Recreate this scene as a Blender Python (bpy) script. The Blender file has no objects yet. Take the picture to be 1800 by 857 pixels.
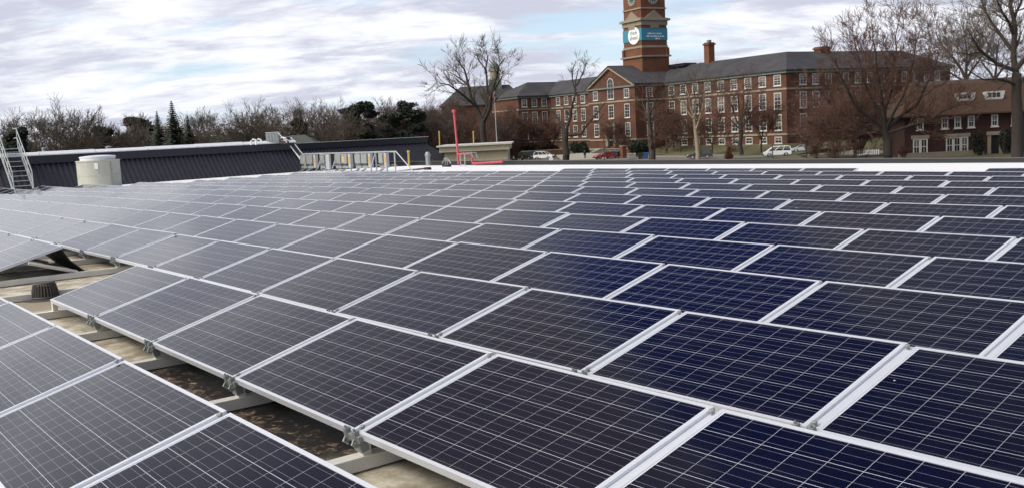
import bpy, math, random
import numpy as np
from mathutils import Vector, Matrix

S = bpy.context.scene
C = S.collection
R = math.radians

# ------------------------------------------------------------------ camera
F, PITCH, ROLL, YAW = 1716.7337, 0.1157, -0.0504, -0.9134
ZL = 0.22                       # height of the low panel edges above the roof
ZC = 1.5579 + ZL                # eye height above the roof
FWD = np.array([math.sin(YAW), math.cos(YAW), 0.0])
RGT = np.array([math.cos(YAW), -math.sin(YAW), 0.0])

cam = bpy.data.objects.new('camera', bpy.data.cameras.new('camera'))
C.objects.link(cam)
fw = Vector(FWD * math.cos(PITCH) + np.array([0, 0, -math.sin(PITCH)]))
up0 = Vector(FWD * math.sin(PITCH) + np.array([0, 0, math.cos(PITCH)]))
rt0 = Vector(RGT)
cr, sr = math.cos(ROLL), math.sin(ROLL)
ex = rt0 * cr + up0 * sr
ey = -rt0 * sr + up0 * cr
cam.matrix_world = Matrix(((ex.x, ey.x, -fw.x, 0), (ex.y, ey.y, -fw.y, 0), (ex.z, ey.z, -fw.z, ZC), (0, 0, 0, 1)))
cam.data.sensor_width = 36
cam.data.lens = F / 1800 * 36
cam.data.clip_start = 0.05
cam.data.clip_end = 5000
S.camera = cam

# ------------------------------------------------------------------ sky and sun
SUN_EL, SUN_AZ_VIEW = 44, -118          # degrees; azimuth measured to the right of the view direction
sd = FWD * math.cos(R(SUN_AZ_VIEW)) + RGT * math.sin(R(SUN_AZ_VIEW))
sun = bpy.data.objects.new('sun', bpy.data.lights.new('sun', 'SUN'))
C.objects.link(sun)
sun.data.energy = 1.5
sun.data.angle = R(22)
sun.data.color = (1.0, 0.95, 0.88)
sdir = Vector((sd[0] * math.cos(R(SUN_EL)), sd[1] * math.cos(R(SUN_EL)), math.sin(R(SUN_EL))))
sun.rotation_euler = sdir.to_track_quat('Z', 'Y').to_euler()

W = bpy.data.worlds.new('World')
S.world = W
W.use_nodes = True


class NT:
    """small helper for node graphs"""
    def __init__(self, tree):
        self.t = tree
        tree.nodes.clear()

    def n(self, typ, **kw):
        nd = self.t.nodes.new(typ)
        for k, v in kw.items():
            setattr(nd, k, v)
        return nd

    def put(self, sock, v):
        if hasattr(v, 'is_linked') or isinstance(v, bpy.types.NodeSocket):
            self.t.links.new(v, sock)
        else:
            sock.default_value = v

    def m(self, op, a, b=None, c=None, clamp=False):
        nd = self.n('ShaderNodeMath', operation=op, use_clamp=clamp)
        for i, v in enumerate((a, b, c)):
            if v is not None:
                self.put(nd.inputs[i], v)
        return nd.outputs[0]

    def mix(self, f, a, b, blend='MIX'):
        nd = self.n('ShaderNodeMix', data_type='RGBA', blend_type=blend)
        self.put(nd.inputs[0], f)
        self.put(nd.inputs[6], a if not isinstance(a, tuple) else (*a, 1)[:4])
        self.put(nd.inputs[7], b if not isinstance(b, tuple) else (*b, 1)[:4])
        return nd.outputs[2]

    def ramp(self, f, stops):
        nd = self.n('ShaderNodeMapRange', interpolation_type='SMOOTHSTEP')
        self.put(nd.inputs[0], f)
        nd.inputs[1].default_value, nd.inputs[2].default_value = stops[0], stops[1]
        nd.inputs[3].default_value, nd.inputs[4].default_value = (stops + (0, 1))[2:4]
        return nd.outputs[0]

    def noise(self, vec, scale, detail=4, rough=0.55, dist=0.0):
        nd = self.n('ShaderNodeTexNoise')
        if vec is not None:
            self.put(nd.inputs['Vector'], vec)
        nd.inputs['Scale'].default_value = scale
        nd.inputs['Detail'].default_value = detail
        nd.inputs['Roughness'].default_value = rough
        nd.inputs['Distortion'].default_value = dist
        return nd.outputs[0]

    def sep(self, v):
        nd = self.n('ShaderNodeSeparateXYZ')
        self.put(nd.inputs[0], v)
        return nd.outputs

    def comb(self, x, y, z):
        nd = self.n('ShaderNodeCombineXYZ')
        for i, v in enumerate((x, y, z)):
            self.put(nd.inputs[i], v)
        return nd.outputs[0]


def build_sky():
    g = NT(W.node_tree)
    out = g.n('ShaderNodeOutputWorld')
    bg = g.n('ShaderNodeBackground')
    sky = g.n('ShaderNodeTexSky', sky_type='NISHITA')
    sky.sun_disc = False
    sky.sun_elevation = R(SUN_EL)
    sky.sun_rotation = math.atan2(sdir.x, sdir.y)
    sky.air_density, sky.dust_density, sky.ozone_density = 1.0, 0.6, 1.0
    tc = g.n('ShaderNodeTexCoord')
    d = g.sep(tc.outputs['Generated'])
    # view-aligned axes only give the cloud deck its drift direction
    lat = g.m('ADD', g.m('MULTIPLY', d[0], float(RGT[0])), g.m('MULTIPLY', d[1], float(RGT[1])))
    dep = g.m('ADD', g.m('MULTIPLY', d[0], float(FWD[0])), g.m('MULTIPLY', d[1], float(FWD[1])))
    z = g.m('ADD', g.m('MAXIMUM', d[2], 0.0), 0.22)
    px, py = g.m('DIVIDE', lat, z), g.m('DIVIDE', dep, z)
    p = g.comb(g.m('MULTIPLY', px, 1.35), g.m('ADD', g.m('MULTIPLY', py, 2.6), 3.7), 1.3)
    big = g.noise(p, 0.85, 7, 0.56, 0.25)
    p2 = g.comb(g.m('ADD', g.m('MULTIPLY', px, 1.45), 11.0), g.m('MULTIPLY', py, 2.8), 4.0)
    tone = g.noise(p2, 1.15, 8, 0.6, 0.35)
    fine = g.noise(p2, 3.6, 6, 0.62, 0.4)
    cover = g.m('MAXIMUM', g.ramp(big, (0.335, 0.475)), g.ramp(g.m('ARCSINE', d[2]), (0.13, 0.22)))
    # an opening in the cloud deck high in front of the camera, where the panels mirror open blue sky
    az = g.m('ARCTAN2', lat, dep)
    el = g.m('ARCSINE', d[2])
    wob = g.m('MULTIPLY', g.m('SUBTRACT', g.noise(tc.outputs['Generated'], 5.0, 4, 0.5), 0.5), 0.05)
    ctr = g.m('ADD', g.m('MULTIPLY_ADD', el, 0.36, -0.143), wob)
    da = g.m('ABSOLUTE', g.m('SUBTRACT', az, ctr))
    wid = g.m('MULTIPLY_ADD', g.m('SUBTRACT', el, 0.40), 0.22, 0.092)
    hole = g.ramp(g.m('SUBTRACT', da, wid), (-0.03, 0.04, 1, 0))
    hole = g.m('MULTIPLY', hole, g.ramp(el, (0.36, 0.50)))
    high = g.ramp(g.m('SUBTRACT', el, g.m('MULTIPLY', az, -0.35)), (0.61, 0.82))
    hole = g.m('MAXIMUM', hole, g.m('MULTIPLY', high, g.m('MULTIPLY', g.ramp(az, (-0.05, 0.2)), 0.75)))
    cover = g.m('MULTIPLY', cover, g.m('SUBTRACT', 1.0, hole))
    t = g.m('ADD', g.m('MULTIPLY', tone, 0.72), g.m('MULTIPLY', fine, 0.28))
    shade = g.ramp(t, (0.41, 0.58))
    cloud = g.mix(shade, (4.65, 4.8, 5.7), (7.4, 7.5, 7.95))
    # deck darker overhead than near the horizon
    cloud = g.mix(g.m('MULTIPLY', g.ramp(el, (0.21, 0.54)), 0.93), cloud, (1.1, 1.08, 1.5))
    # the hidden sun brightens the deck round it
    sd_ = g.n('ShaderNodeVectorMath', operation='DOT_PRODUCT')
    g.t.links.new(tc.outputs['Generated'], sd_.inputs[0])
    sd_.inputs[1].default_value = tuple(sdir)
    cloud = g.mix(g.ramp(sd_.outputs['Value'], (0.35, 1.0)), cloud, (15.0, 14.6, 14.2))
    pale = g.mix(g.ramp(el, (0.0, 0.5, 0.62, 0.0)), sky.outputs[0], (5.0, 6.3, 7.9))
    pale = g.mix(hole, pale, g.mix(1.0, sky.outputs[0], (0.06, 0.19, 0.56), 'MULTIPLY'))
    col = g.mix(cover, pale, cloud)
    g.t.links.new(col, bg.inputs[0])
    bg.inputs[1].default_value = 0.1
    g.t.links.new(bg.outputs[0], out.inputs[0])


build_sky()
S.view_settings.view_transform = 'Standard'
S.view_settings.look = 'None'
S.view_settings.exposure = 0.45
S.view_settings.gamma = 1.0
S.view_settings.use_curve_mapping = False

# ------------------------------------------------------------------ helpers
def ray(px, py):
    a, b = px - 900, py - 428.5
    a, b = a * cr + b * sr, -a * sr + b * cr
    xr, u = a / F, -b / F
    c, s = math.cos(PITCH), math.sin(PITCH)
    yr, Z = c + u * s, -s + u * c
    return RGT * xr + FWD * yr + np.array([0, 0, Z])


def at(px, py, d):
    """point at forward distance d on the sight line of a photo pixel"""
    r = ray(px, py)
    return r * (d / (r @ FWD)) + np.array([0, 0, ZC])


def ground(px, d, z):
    """point at forward distance d and height z, in the column of a photo pixel"""
    lo, hi = -3000.0, 3000.0
    for _ in range(60):
        mid = (lo + hi) / 2
        if at(px, mid, d)[2] > z:
            lo = mid
        else:
            hi = mid
    return at(px, (lo + hi) / 2, d)


def mat(name, fn=None, color=(0.5, 0.5, 0.5), rough=0.7, metal=0.0, spec=0.5, vary=0.18, scale=3.0, coord='Object', bump=0.0, bscale=40.0):
    m = bpy.data.materials.new(name)
    m.use_nodes = True
    g = NT(m.node_tree)
    out = g.n('ShaderNodeOutputMaterial')
    b = g.n('ShaderNodeBsdfPrincipled')
    g.t.links.new(b.outputs[0], out.inputs[0])
    b.inputs['Roughness'].default_value = rough
    b.inputs['Metallic'].default_value = metal
    b.inputs['Specular IOR Level'].default_value = spec
    tc = g.n('ShaderNodeTexCoord')
    if fn:
        fn(g, b, tc)
    else:
        n1 = g.noise(tc.outputs[coord], scale, 5, 0.6)
        oi = g.n('ShaderNodeObjectInfo')
        f = g.m('MULTIPLY_ADD', g.m('SUBTRACT', n1, 0.5), 2 * vary * 1.6, 1.0)
        f = g.m('MULTIPLY', f, g.m('MULTIPLY_ADD', g.m('SUBTRACT', oi.outputs['Random'], 0.5), vary, 1.0))
        nd = g.n('ShaderNodeVectorMath', operation='SCALE')
        nd.inputs[0].default_value = color
        g.t.links.new(f, nd.inputs['Scale'])
        g.t.links.new(nd.outputs[0], b.inputs['Base Color'])
        if bump:
            bp = g.n('ShaderNodeBump')
            bp.inputs['Strength'].default_value = bump
            g.t.links.new(g.noise(tc.outputs[coord], bscale, 4, 0.6), bp.inputs['Height'])
            g.t.links.new(bp.outputs[0], b.inputs['Normal'])
    return m


class MB:
    def __init__(self):
        self.v, self.f, self.mi = [], [], []
        self.cur = 0

    def add(self, vs, fs):
        o = len(self.v)
        self.v += [tuple(float(c) for c in p) for p in vs]
        for q in fs:
            self.f.append(tuple(i + o for i in q))
            self.mi.append(self.cur)
        return self

    def box(self, x0, x1, y0, y1, z0, z1):
        vs = [(x, y, z) for z in (z0, z1) for y in (y0, y1) for x in (x0, x1)]
        return self.add(vs, [(0, 2, 3, 1), (4, 5, 7, 6), (0, 1, 5, 4), (2, 6, 7, 3), (0, 4, 6, 2), (1, 3, 7, 5)])

    def quad(self, a, b, c, d):
        return self.add([a, b, c, d], [(0, 1, 2, 3)])

    def poly(self, pts):
        return self.add(pts, [tuple(range(len(pts)))])

    def prism(self, pts, vec):
        """closed polygon swept along vec"""
        n = len(pts)
        vs = [tuple(p) for p in pts] + [tuple(np.array(p) + np.array(vec)) for p in pts]
        fs = [tuple(range(n))[::-1], tuple(range(n, 2 * n))] + [(i, (i + 1) % n, n + (i + 1) % n, n + i) for i in range(n)]
        return self.add(vs, fs)

    def tube(self, pts, rad, sides=8, cap=True):
        pts = [np.array(p, float) for p in pts]
        rs = rad if hasattr(rad, '__len__') else [rad] * len(pts)
        vs, fs = [], []
        for i, p in enumerate(pts):
            d = pts[min(i + 1, len(pts) - 1)] - pts[max(i - 1, 0)]
            d /= np.linalg.norm(d) + 1e-9
            h = np.array([1., 0, 0]) if abs(d[2]) > .7 else np.array([0, 0, 1.])
            a = np.cross(d, h)
            a /= np.linalg.norm(a)
            b = np.cross(d, a)
            for k in range(sides):
                t = 2 * math.pi * k / sides
                vs.append(p + rs[i] * (a * math.cos(t) + b * math.sin(t)))
        for i in range(len(pts) - 1):
            for k in range(sides):
                k2 = (k + 1) % sides
                fs.append((i * sides + k, i * sides + k2, (i + 1) * sides + k2, (i + 1) * sides + k))
        if cap:
            fs.append(tuple(range(sides))[::-1])
            fs.append(tuple(range((len(pts) - 1) * sides, len(pts) * sides)))
        return self.add(vs, fs)

    def lathe(self, prof, c=(0, 0, 0), sides=24):
        """prof: list of (r, z)"""
        vs, fs = [], []
        for r, z in prof:
            for k in range(sides):
                t = 2 * math.pi * k / sides
                vs.append((c[0] + r * math.cos(t), c[1] + r * math.sin(t), c[2] + z))
        for i in range(len(prof) - 1):
            for k in range(sides):
                k2 = (k + 1) % sides
                fs.append((i * sides + k, i * sides + k2, (i + 1) * sides + k2, (i + 1) * sides + k))
        fs.append(tuple(range(sides))[::-1])
        fs.append(tuple(range((len(prof) - 1) * sides, len(prof) * sides)))
        return self.add(vs, fs)

    def mesh(self, name, mats, smooth=False):
        me = bpy.data.meshes.new(name)
        me.from_pydata(self.v, [], self.f)
        for m in (mats if isinstance(mats, (list, tuple)) else [mats]):
            me.materials.append(m)
        me.polygons.foreach_set('material_index', self.mi)
        if smooth:
            me.polygons.foreach_set('use_smooth', [True] * len(me.polygons))
        me.update()
        return me

    def build(self, name, mats, parent=None, smooth=False, loc=None, rot=None):
        return link(name, self.mesh(name, mats, smooth), parent, loc, rot)


def link(name, me, parent=None, loc=None, rot=None):
    o = bpy.data.objects.new(name, me)
    C.objects.link(o)
    if parent is not None:
        o.parent = parent
    if loc is not None:
        o.location = loc
    if rot is not None:
        o.rotation_euler = rot
    return o


def tag(o, label=None, cat=None, group=None, kind=None):
    if label: o['label'] = label
    if cat: o['category'] = cat
    if group: o['group'] = group
    if kind: o['kind'] = kind
    return o


def thing(name, label, cat, loc=(0, 0, 0), rotz=0.0, group=None):
    o = bpy.data.objects.new(name, None)
    C.objects.link(o)
    o.empty_display_size = 0.3
    o.location = tuple(float(c) for c in loc)
    o.rotation_euler = (0, 0, rotz)
    return tag(o, label, cat, group)


def copy_tree(o, parent=None):
    c = o.copy()
    C.objects.link(c)
    if parent is not None:
        c.parent = parent
    for ch in list(o.children):
        copy_tree(ch, c)
    return c


VIEWROT = math.atan2(RGT[1], RGT[0])      # z-rotation whose local x runs to the right of the picture, local y away

# ------------------------------------------------------------------ materials
def roof_mat(g, b, tc):
    P = tc.outputs['Object']
    x = g.sep(P)[0]
    n1 = g.noise(P, 0.55, 6, 0.62)
    n2 = g.noise(P, 4.5, 6, 0.65)
    n3 = g.noise(P, 26.0, 4, 0.6)
    leaf = g.noise(P, 10.0, 7, 0.72, 1.2)
    near = g.m('MULTIPLY', g.ramp(x, (-30.0, -17.0)), g.ramp(g.sep(P)[1], (9.0, 15.0, 1, 0)))
    clean = g.mix(g.m('MULTIPLY', n2, 0.35), (0.86, 0.86, 0.86), (0.72, 0.71, 0.68))
    dirty = g.mix(g.ramp(n2, (0.38, 0.66)), (0.34, 0.29, 0.20), (0.66, 0.61, 0.48))
    seam = g.m('LESS_THAN', g.m('FRACT', g.m('DIVIDE', x, 2.35)), 0.012)
    dirty = g.mix(g.m('MULTIPLY', seam, 0.55), dirty, (0.14, 0.12, 0.09))
    dirty = g.mix(g.ramp(n1, (0.50, 0.60)), dirty, (0.30, 0.25, 0.17))
    y = g.sep(P)[1]
    # low strip by the front rows: settled muddy leaves, under-panel shade painted in near-black
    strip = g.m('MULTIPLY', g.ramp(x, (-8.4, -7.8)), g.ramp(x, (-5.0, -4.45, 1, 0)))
    mud_shade = g.m('MULTIPLY', strip, g.ramp(g.m('ADD', n2, g.m('MULTIPLY', n3, 0.4)), (0.80, 0.98, 1, 0.1)))
    dirty = g.mix(mud_shade, dirty, g.mix(g.ramp(g.m('ADD', leaf, g.m('MULTIPLY', g.m('SUBTRACT', 2.50, y), 0.35)), (0.52, 0.66)), (0.007, 0.005, 0.0035), g.mix(g.ramp(n3, (0.4, 0.6)), (0.12, 0.062, 0.028), (0.27, 0.20, 0.12))))
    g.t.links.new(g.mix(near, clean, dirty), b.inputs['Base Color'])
    bp = g.n('ShaderNodeBump')
    bp.inputs['Strength'].default_value = 0.25
    bp.inputs['Distance'].default_value = 0.02
    g.t.links.new(g.m('ADD', n2, g.m('MULTIPLY', n3, 0.5)), bp.inputs['Height'])
    g.t.links.new(bp.outputs[0], b.inputs['Normal'])
    b.inputs['Roughness'].default_value = 0.6


M = {}
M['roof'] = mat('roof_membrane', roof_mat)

CW, CH = 0.1587, 0.1592        # cell pitch along and across a panel


def cell_mat(g, b, tc):
    o = g.sep(tc.outputs['Object'])
    u = g.m('DIVIDE', g.m('ADD', o[0], CW * 5), CW)
    v = g.m('DIVIDE', g.m('SUBTRACT', o[1], 0.495 - CH * 3), CH)
    fu, fv = g.m('FRACT', u), g.m('FRACT', v)
    du = g.m('SUBTRACT', 0.5, g.m('ABSOLUTE', g.m('SUBTRACT', fu, 0.5)))
    dv = g.m('SUBTRACT', 0.5, g.m('ABSOLUTE', g.m('SUBTRACT', fv, 0.5)))
    lu = g.m('LESS_THAN', du, 0.0058)
    lv = g.m('LESS_THAN', dv, 0.0085)
    gap = g.m('MAXIMUM', lu, lv)
    out = g.m('MAXIMUM', g.m('GREATER_THAN', g.m('ABSOLUTE', g.m('SUBTRACT', u, 5.0)), 5.0),
              g.m('GREATER_THAN', g.m('ABSOLUTE', g.m('SUBTRACT', v, 3.0)), 3.0))
    # clipped cell corners are square on multicrystalline cells; three bus ribbons run the long way
    f3 = g.m('FRACT', g.m('MULTIPLY', fv, 3.0))
    bus = g.m('LESS_THAN', g.m('ABSOLUTE', g.m('SUBTRACT', f3, 0.5)), 0.0125)
    cellid = g.comb(g.m('FLOOR', u), g.m('FLOOR', v), 0.0)
    oi = g.n('ShaderNodeObjectInfo')
    wn = g.n('ShaderNodeTexWhiteNoise', noise_dimensions='4D')
    g.put(wn.inputs['Vector'], cellid)
    g.put(wn.inputs['W'], g.m('MULTIPLY', oi.outputs['Random'], 91.0))
    vor = g.n('ShaderNodeTexVoronoi')
    g.put(vor.inputs['Vector'], tc.outputs['Object'])
    vor.inputs['Scale'].default_value = 85.0
    crystal = g.sep(vor.outputs['Color'])[0]
    c = g.mix(wn.outputs[0], (0.0018, 0.0017, 0.009), (0.0045, 0.0036, 0.014))
    c = g.mix(g.m('MULTIPLY', oi.outputs['Random'], 0.8), c, (0.0045, 0.0032, 0.0065))
    c = g.mix(g.m('MULTIPLY', crystal, 0.35), c, (0.007, 0.007, 0.021))
    c = g.mix(bus, c, (0.23, 0.235, 0.27))
    c = g.mix(gap, c, (0.50, 0.51, 0.55))
    c = g.mix(out, c, (0.62, 0.63, 0.66))
    # dust film: streaky, thicker along the low edge, different on every panel; a few pale droppings
    off = g.n('ShaderNodeVectorMath', operation='ADD')
    g.t.links.new(tc.outputs['Object'], off.inputs[0])
    g.t.links.new(g.comb(g.m('MULTIPLY', oi.outputs['Random'], 37.0), g.m('MULTIPLY', oi.outputs['Random'], 91.0), 0.0), off.inputs[1])
    dirt = g.noise(off.outputs[0], 2.3, 5, 0.6)
    low = g.ramp(g.m('ADD', o[1], g.m('MULTIPLY', dirt, 0.12)), (0.04, 0.16, 1, 0))
    film = g.m('ADD', g.m('MULTIPLY', g.ramp(dirt, (0.42, 0.75)), 0.012), g.m('MULTIPLY', low, 0.04))
    c = g.mix(film, c, (0.30, 0.28, 0.24))
    sp = g.n('ShaderNodeTexVoronoi')
    g.t.links.new(off.outputs[0], sp.inputs['Vector'])
    sp.inputs['Scale'].default_value = 2.1
    spot = g.m('MULTIPLY', g.m('LESS_THAN', g.m('ADD', sp.outputs['Distance'], g.m('MULTIPLY', g.noise(off.outputs[0], 60.0, 2, 0.5), 0.02)), 0.034), g.m('GREATER_THAN', g.sep(sp.outputs['Color'])[0], 0.84))
    c = g.mix(spot, c, (0.55, 0.55, 0.52))
    g.t.links.new(c, b.inputs['Base Color'])
    b.inputs['IOR'].default_value = 1.5
    g.t.links.new(g.m('MULTIPLY_ADD', dirt, 0.08, 0.035), b.inputs['Roughness'])
    b.inputs['Specular IOR Level'].default_value = 0.40


M['cells'] = mat('silicon_cells_under_glass', cell_mat)
M['alu'] = mat('anodised_aluminium', color=(0.70, 0.72, 0.76), rough=0.42, metal=0.35, vary=0.05, scale=6)
M['galv'] = mat('galvanised_steel', color=(0.27, 0.29, 0.28), rough=0.55, metal=0.3, vary=0.14, scale=8)
M['galv_light'] = mat('pale_galvanised_steel', color=(0.40, 0.42, 0.41), rough=0.55, metal=0.3, vary=0.12, scale=8)
M['rail'] = mat('weathered_rail', color=(0.62, 0.60, 0.53), rough=0.6, metal=0.1, vary=0.15, scale=5)
M['black'] = mat('black_rubber', color=(0.018, 0.018, 0.02), rough=0.6, vary=0.1)
M['darkmetal'] = mat('dark_slate_cladding', color=(0.024, 0.024, 0.034), rough=0.6, vary=0.25, scale=1.2)
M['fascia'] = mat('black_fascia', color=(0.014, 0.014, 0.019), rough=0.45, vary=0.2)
M['coping'] = mat('pale_coping', color=(0.70, 0.71, 0.72), rough=0.45, vary=0.1)
M['drum'] = mat('cream_sheet_metal', color=(0.43, 0.43, 0.36), rough=0.5, vary=0.16, scale=1.5)
M['white'] = mat('white_paint', color=(0.80, 0.80, 0.78), rough=0.5, vary=0.05)
M['iron'] = mat('cast_iron', color=(0.065, 0.058, 0.050), rough=0.7, vary=0.3, scale=20)
M['pink'] = mat('red_pipe_paint', color=(0.52, 0.075, 0.090), rough=0.6, vary=0.3, scale=5)
M['yellow'] = mat('ochre_pipe_paint', color=(0.50, 0.33, 0.08), rough=0.5, vary=0.08)
M['orange'] = mat('orange_sticker', color=(0.55, 0.30, 0.09), rough=0.5, vary=0.1)
M['beige'] = mat('beige_stucco', color=(0.56, 0.48, 0.33), rough=0.8, vary=0.12, scale=2)
def slate_fn(g, b, tc):
    P = tc.outputs['Object']
    n1, n2 = g.noise(P, 0.25, 6, 0.65), g.noise(P, 3.0, 4, 0.7)
    rows = g.m('FRACT', g.m('MULTIPLY', g.sep(P)[2], 2.6))
    c = g.mix(g.ramp(n1, (0.35, 0.65)), (0.036, 0.036, 0.040), (0.068, 0.064, 0.064))
    c = g.mix(g.m('MULTIPLY', n2, 0.5), c, (0.030, 0.029, 0.033))
    c = g.mix(g.m('MULTIPLY', g.m('LESS_THAN', rows, 0.2), 0.35), c, (0.018, 0.018, 0.020))
    g.t.links.new(c, b.inputs['Base Color'])
    b.inputs['Roughness'].default_value = 0.8


M['slate'] = mat('grey_roof_slates', slate_fn)
M['copper'] = mat('green_copper', color=(0.135, 0.17, 0.14), rough=0.7, vary=0.2)
M['stone'] = mat('weathered_limestone', color=(0.275, 0.23, 0.17), rough=0.85, vary=0.2, scale=0.7)
M['offwhite'] = mat('weathered_white_frames', color=(0.55, 0.53, 0.49), rough=0.6, vary=0.14, scale=0.8)


def pane_fn(g, b, tc):
    oi = g.n('ShaderNodeObjectInfo')
    r = oi.outputs['Random']
    z = g.sep(tc.outputs['Generated'])[2]
    drop = g.m('SUBTRACT', 1.05, g.m('MULTIPLY', g.m('FRACT', g.m('MULTIPLY', r, 7.31)), 0.95))
    blind = g.m('MULTIPLY', g.m('GREATER_THAN', z, drop), g.m('GREATER_THAN', g.m('FRACT', g.m('MULTIPLY', r, 13.7)), 0.35))
    n = g.noise(tc.outputs['Object'], 1.2, 3, 0.5)
    dark = g.mix(n, (0.008, 0.010, 0.011), (0.05, 0.055, 0.055))
    g.t.links.new(g.mix(g.m('MULTIPLY', blind, 0.8), dark, (0.19, 0.175, 0.15)), b.inputs['Base Color'])
    b.inputs['Roughness'].default_value = 0.08


M['glassdark'] = mat('window_glass', pane_fn)
M['tile'] = mat('brown_tile_roof', color=(0.062, 0.033, 0.018), rough=0.9, vary=0.32, scale=2.0)
M['dial'] = mat('dark_dial_enamel', color=(0.10, 0.125, 0.115), rough=0.5, vary=0.1)
M['dullgreen'] = mat('dull_green_shingle', color=(0.065, 0.078, 0.062), rough=0.9, vary=0.2)
M['capmetal'] = mat('brown_grey_cap_metal', color=(0.085, 0.078, 0.066), rough=0.5, vary=0.15)
M['teal'] = mat('teal_banner_cloth', color=(0.045, 0.23, 0.31), rough=0.7, vary=0.06)
M['ink'] = mat('grey_banner_ink', color=(0.16, 0.18, 0.22), rough=0.7, vary=0.02)
M['darkroom'] = mat('dark_opening', color=(0.006, 0.006, 0.007), rough=0.6, vary=0.1)
M['asphalt'] = mat('pale_worn_asphalt', color=(0.16, 0.145, 0.118), rough=0.9, vary=0.15, scale=0.3)
M['concrete'] = mat('pale_concrete', color=(0.33, 0.30, 0.25), rough=0.9, vary=0.12, scale=0.4)
M['bark'] = mat('grey_brown_bark', color=(0.055, 0.042, 0.033), rough=0.9, vary=0.3, scale=3)
M['barkdark'] = mat('dark_wet_bark', color=(0.036, 0.028, 0.022), rough=0.9, vary=0.3, scale=3)
M['barkpale'] = mat('pale_sycamore_bark', color=(0.27, 0.215, 0.15), rough=0.9, vary=0.35, scale=2.2)
M['twig'] = mat('bare_twigs', color=(0.105, 0.078, 0.058), rough=0.9, vary=0.25, scale=0.4)
M['twiggrey'] = mat('grey_bare_twigs', color=(0.12, 0.098, 0.076), rough=0.9, vary=0.25, scale=0.4)
M['twigred'] = mat('reddish_bare_twigs', color=(0.115, 0.060, 0.042), rough=0.9, vary=0.3, scale=0.4)
M['needle'] = mat('dark_needles', color=(0.028, 0.038, 0.022), rough=0.85, vary=0.45, scale=0.8)
M['hedge'] = mat('dark_evergreen_leaves', color=(0.016, 0.024, 0.013), rough=0.8, vary=0.5, scale=1.5)
M['rust'] = mat('rust_brown_leaves', color=(0.13, 0.05, 0.022), rough=0.9, vary=0.35, scale=2)


def brick_mat(base, dark):
    def fn(g, b, tc):
        P = tc.outputs['Object']
        n1 = g.noise(P, 0.35, 5, 0.6)
        n2 = g.noise(P, 3.5, 4, 0.65)
        c = g.mix(g.ramp(n1, (0.35, 0.65)), dark, base)
        c = g.mix(g.m('MULTIPLY', n2, 0.4), c, tuple(0.62 * k for k in base))
        br = g.n('ShaderNodeTexBrick')
        g.put(br.inputs['Vector'], P)
        br.inputs['Scale'].default_value = 2.2
        br.inputs['Color1'].default_value = (1, 1, 1, 1)
        br.inputs['Color2'].default_value = (0.82, 0.8, 0.78, 1)
        br.inputs['Mortar'].default_value = (0.9, 0.9, 0.88, 1)
        c = g.mix(1.0, c, br.outputs[0], 'MULTIPLY')
        g.t.links.new(c, b.inputs['Base Color'])
        b.inputs['Roughness'].default_value = 0.9
    return fn


M['brick'] = mat('red_brick', brick_mat((0.148, 0.062, 0.034), (0.094, 0.039, 0.024)))
M['brickbright'] = mat('orange_red_brick', brick_mat((0.205, 0.081, 0.039), (0.145, 0.055, 0.029)))
M['brickdark'] = mat('dark_brick', brick_mat((0.050, 0.017, 0.012), (0.030, 0.011, 0.008)))


def lawn_fn(g, b, tc):
    P = tc.outputs['Object']
    n1, n2 = g.noise(P, 0.12, 6, 0.6), g.noise(P, 1.6, 5, 0.7)
    c = g.mix(g.ramp(n1, (0.36, 0.64)), (0.075, 0.082, 0.028), (0.13, 0.105, 0.05))
    c = g.mix(g.m('MULTIPLY', n2, 0.55), c, (0.05, 0.055, 0.02))
    g.t.links.new(c, b.inputs['Base Color'])
    b.inputs['Roughness'].default_value = 0.95


M['lawn'] = mat('winter_lawn', lawn_fn)
# ------------------------------------------------------------------ ground, road, roof
GZ = -4.9
PIT, Y0, CX, TILT, PW = 1.6428, 2.4109, 7.9689, 0.2649, 1.6955


def roofz(x, y):
    t = max(0.0, (y - Y0) / PIT)
    z = -0.001 * min(t, 13) ** 2
    if t > 13:
        z -= 0.0175 * (t - 13) * PIT
    s = min(1.0, max(0.0, (-x - 15) / 30))
    return z - 0.29 * s * s * min(1.0, max(0.0, 1 - (y - 12) / 18))


def vd(l, d, z=0.0):
    """view-aligned plan coordinates (right, away) to world"""
    p = RGT * l + FWD * d
    return np.array([p[0], p[1], z])


m = MB()
n = 40
for i in range(n + 1):
    for j in range(n + 1):
        m.v.append(tuple(vd(-1800 + 3600 * i / n, -400 + 3000 * j / n, GZ)))
for i in range(n):
    for j in range(n):
        a = i * (n + 1) + j
        m.f.append((a, a + n + 1, a + n + 2, a + 1)); m.mi.append(0)
tag(m.build('ground', M['lawn']), kind='structure')

# street and the drive that climbs to the entrance, laid 4 mm and 8 mm above the ground sheet
m = MB()
pl = [vd(-60, 204, GZ + .004), vd(0, 186, GZ + .004), vd(60, 156, GZ + .004), vd(140, 120, GZ + .004), vd(140, 136, GZ + .004), vd(62, 172, GZ + .004), vd(34, 187, GZ + .004), vd(24, 205, GZ + .004), vd(12, 226, GZ + .004), vd(-30, 232, GZ + .004)]
m.poly(pl)
tag(m.build('street', M['asphalt']), kind='structure')
m = MB()
m.poly([vd(11, 200, GZ + .008), vd(21, 196, GZ + .008), vd(21.6, 209, GZ + .6), vd(16.5, 216, GZ + .9), vd(10.5, 214, GZ + .75)])
tag(m.build('driveway', M['concrete']), kind='structure')

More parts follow.
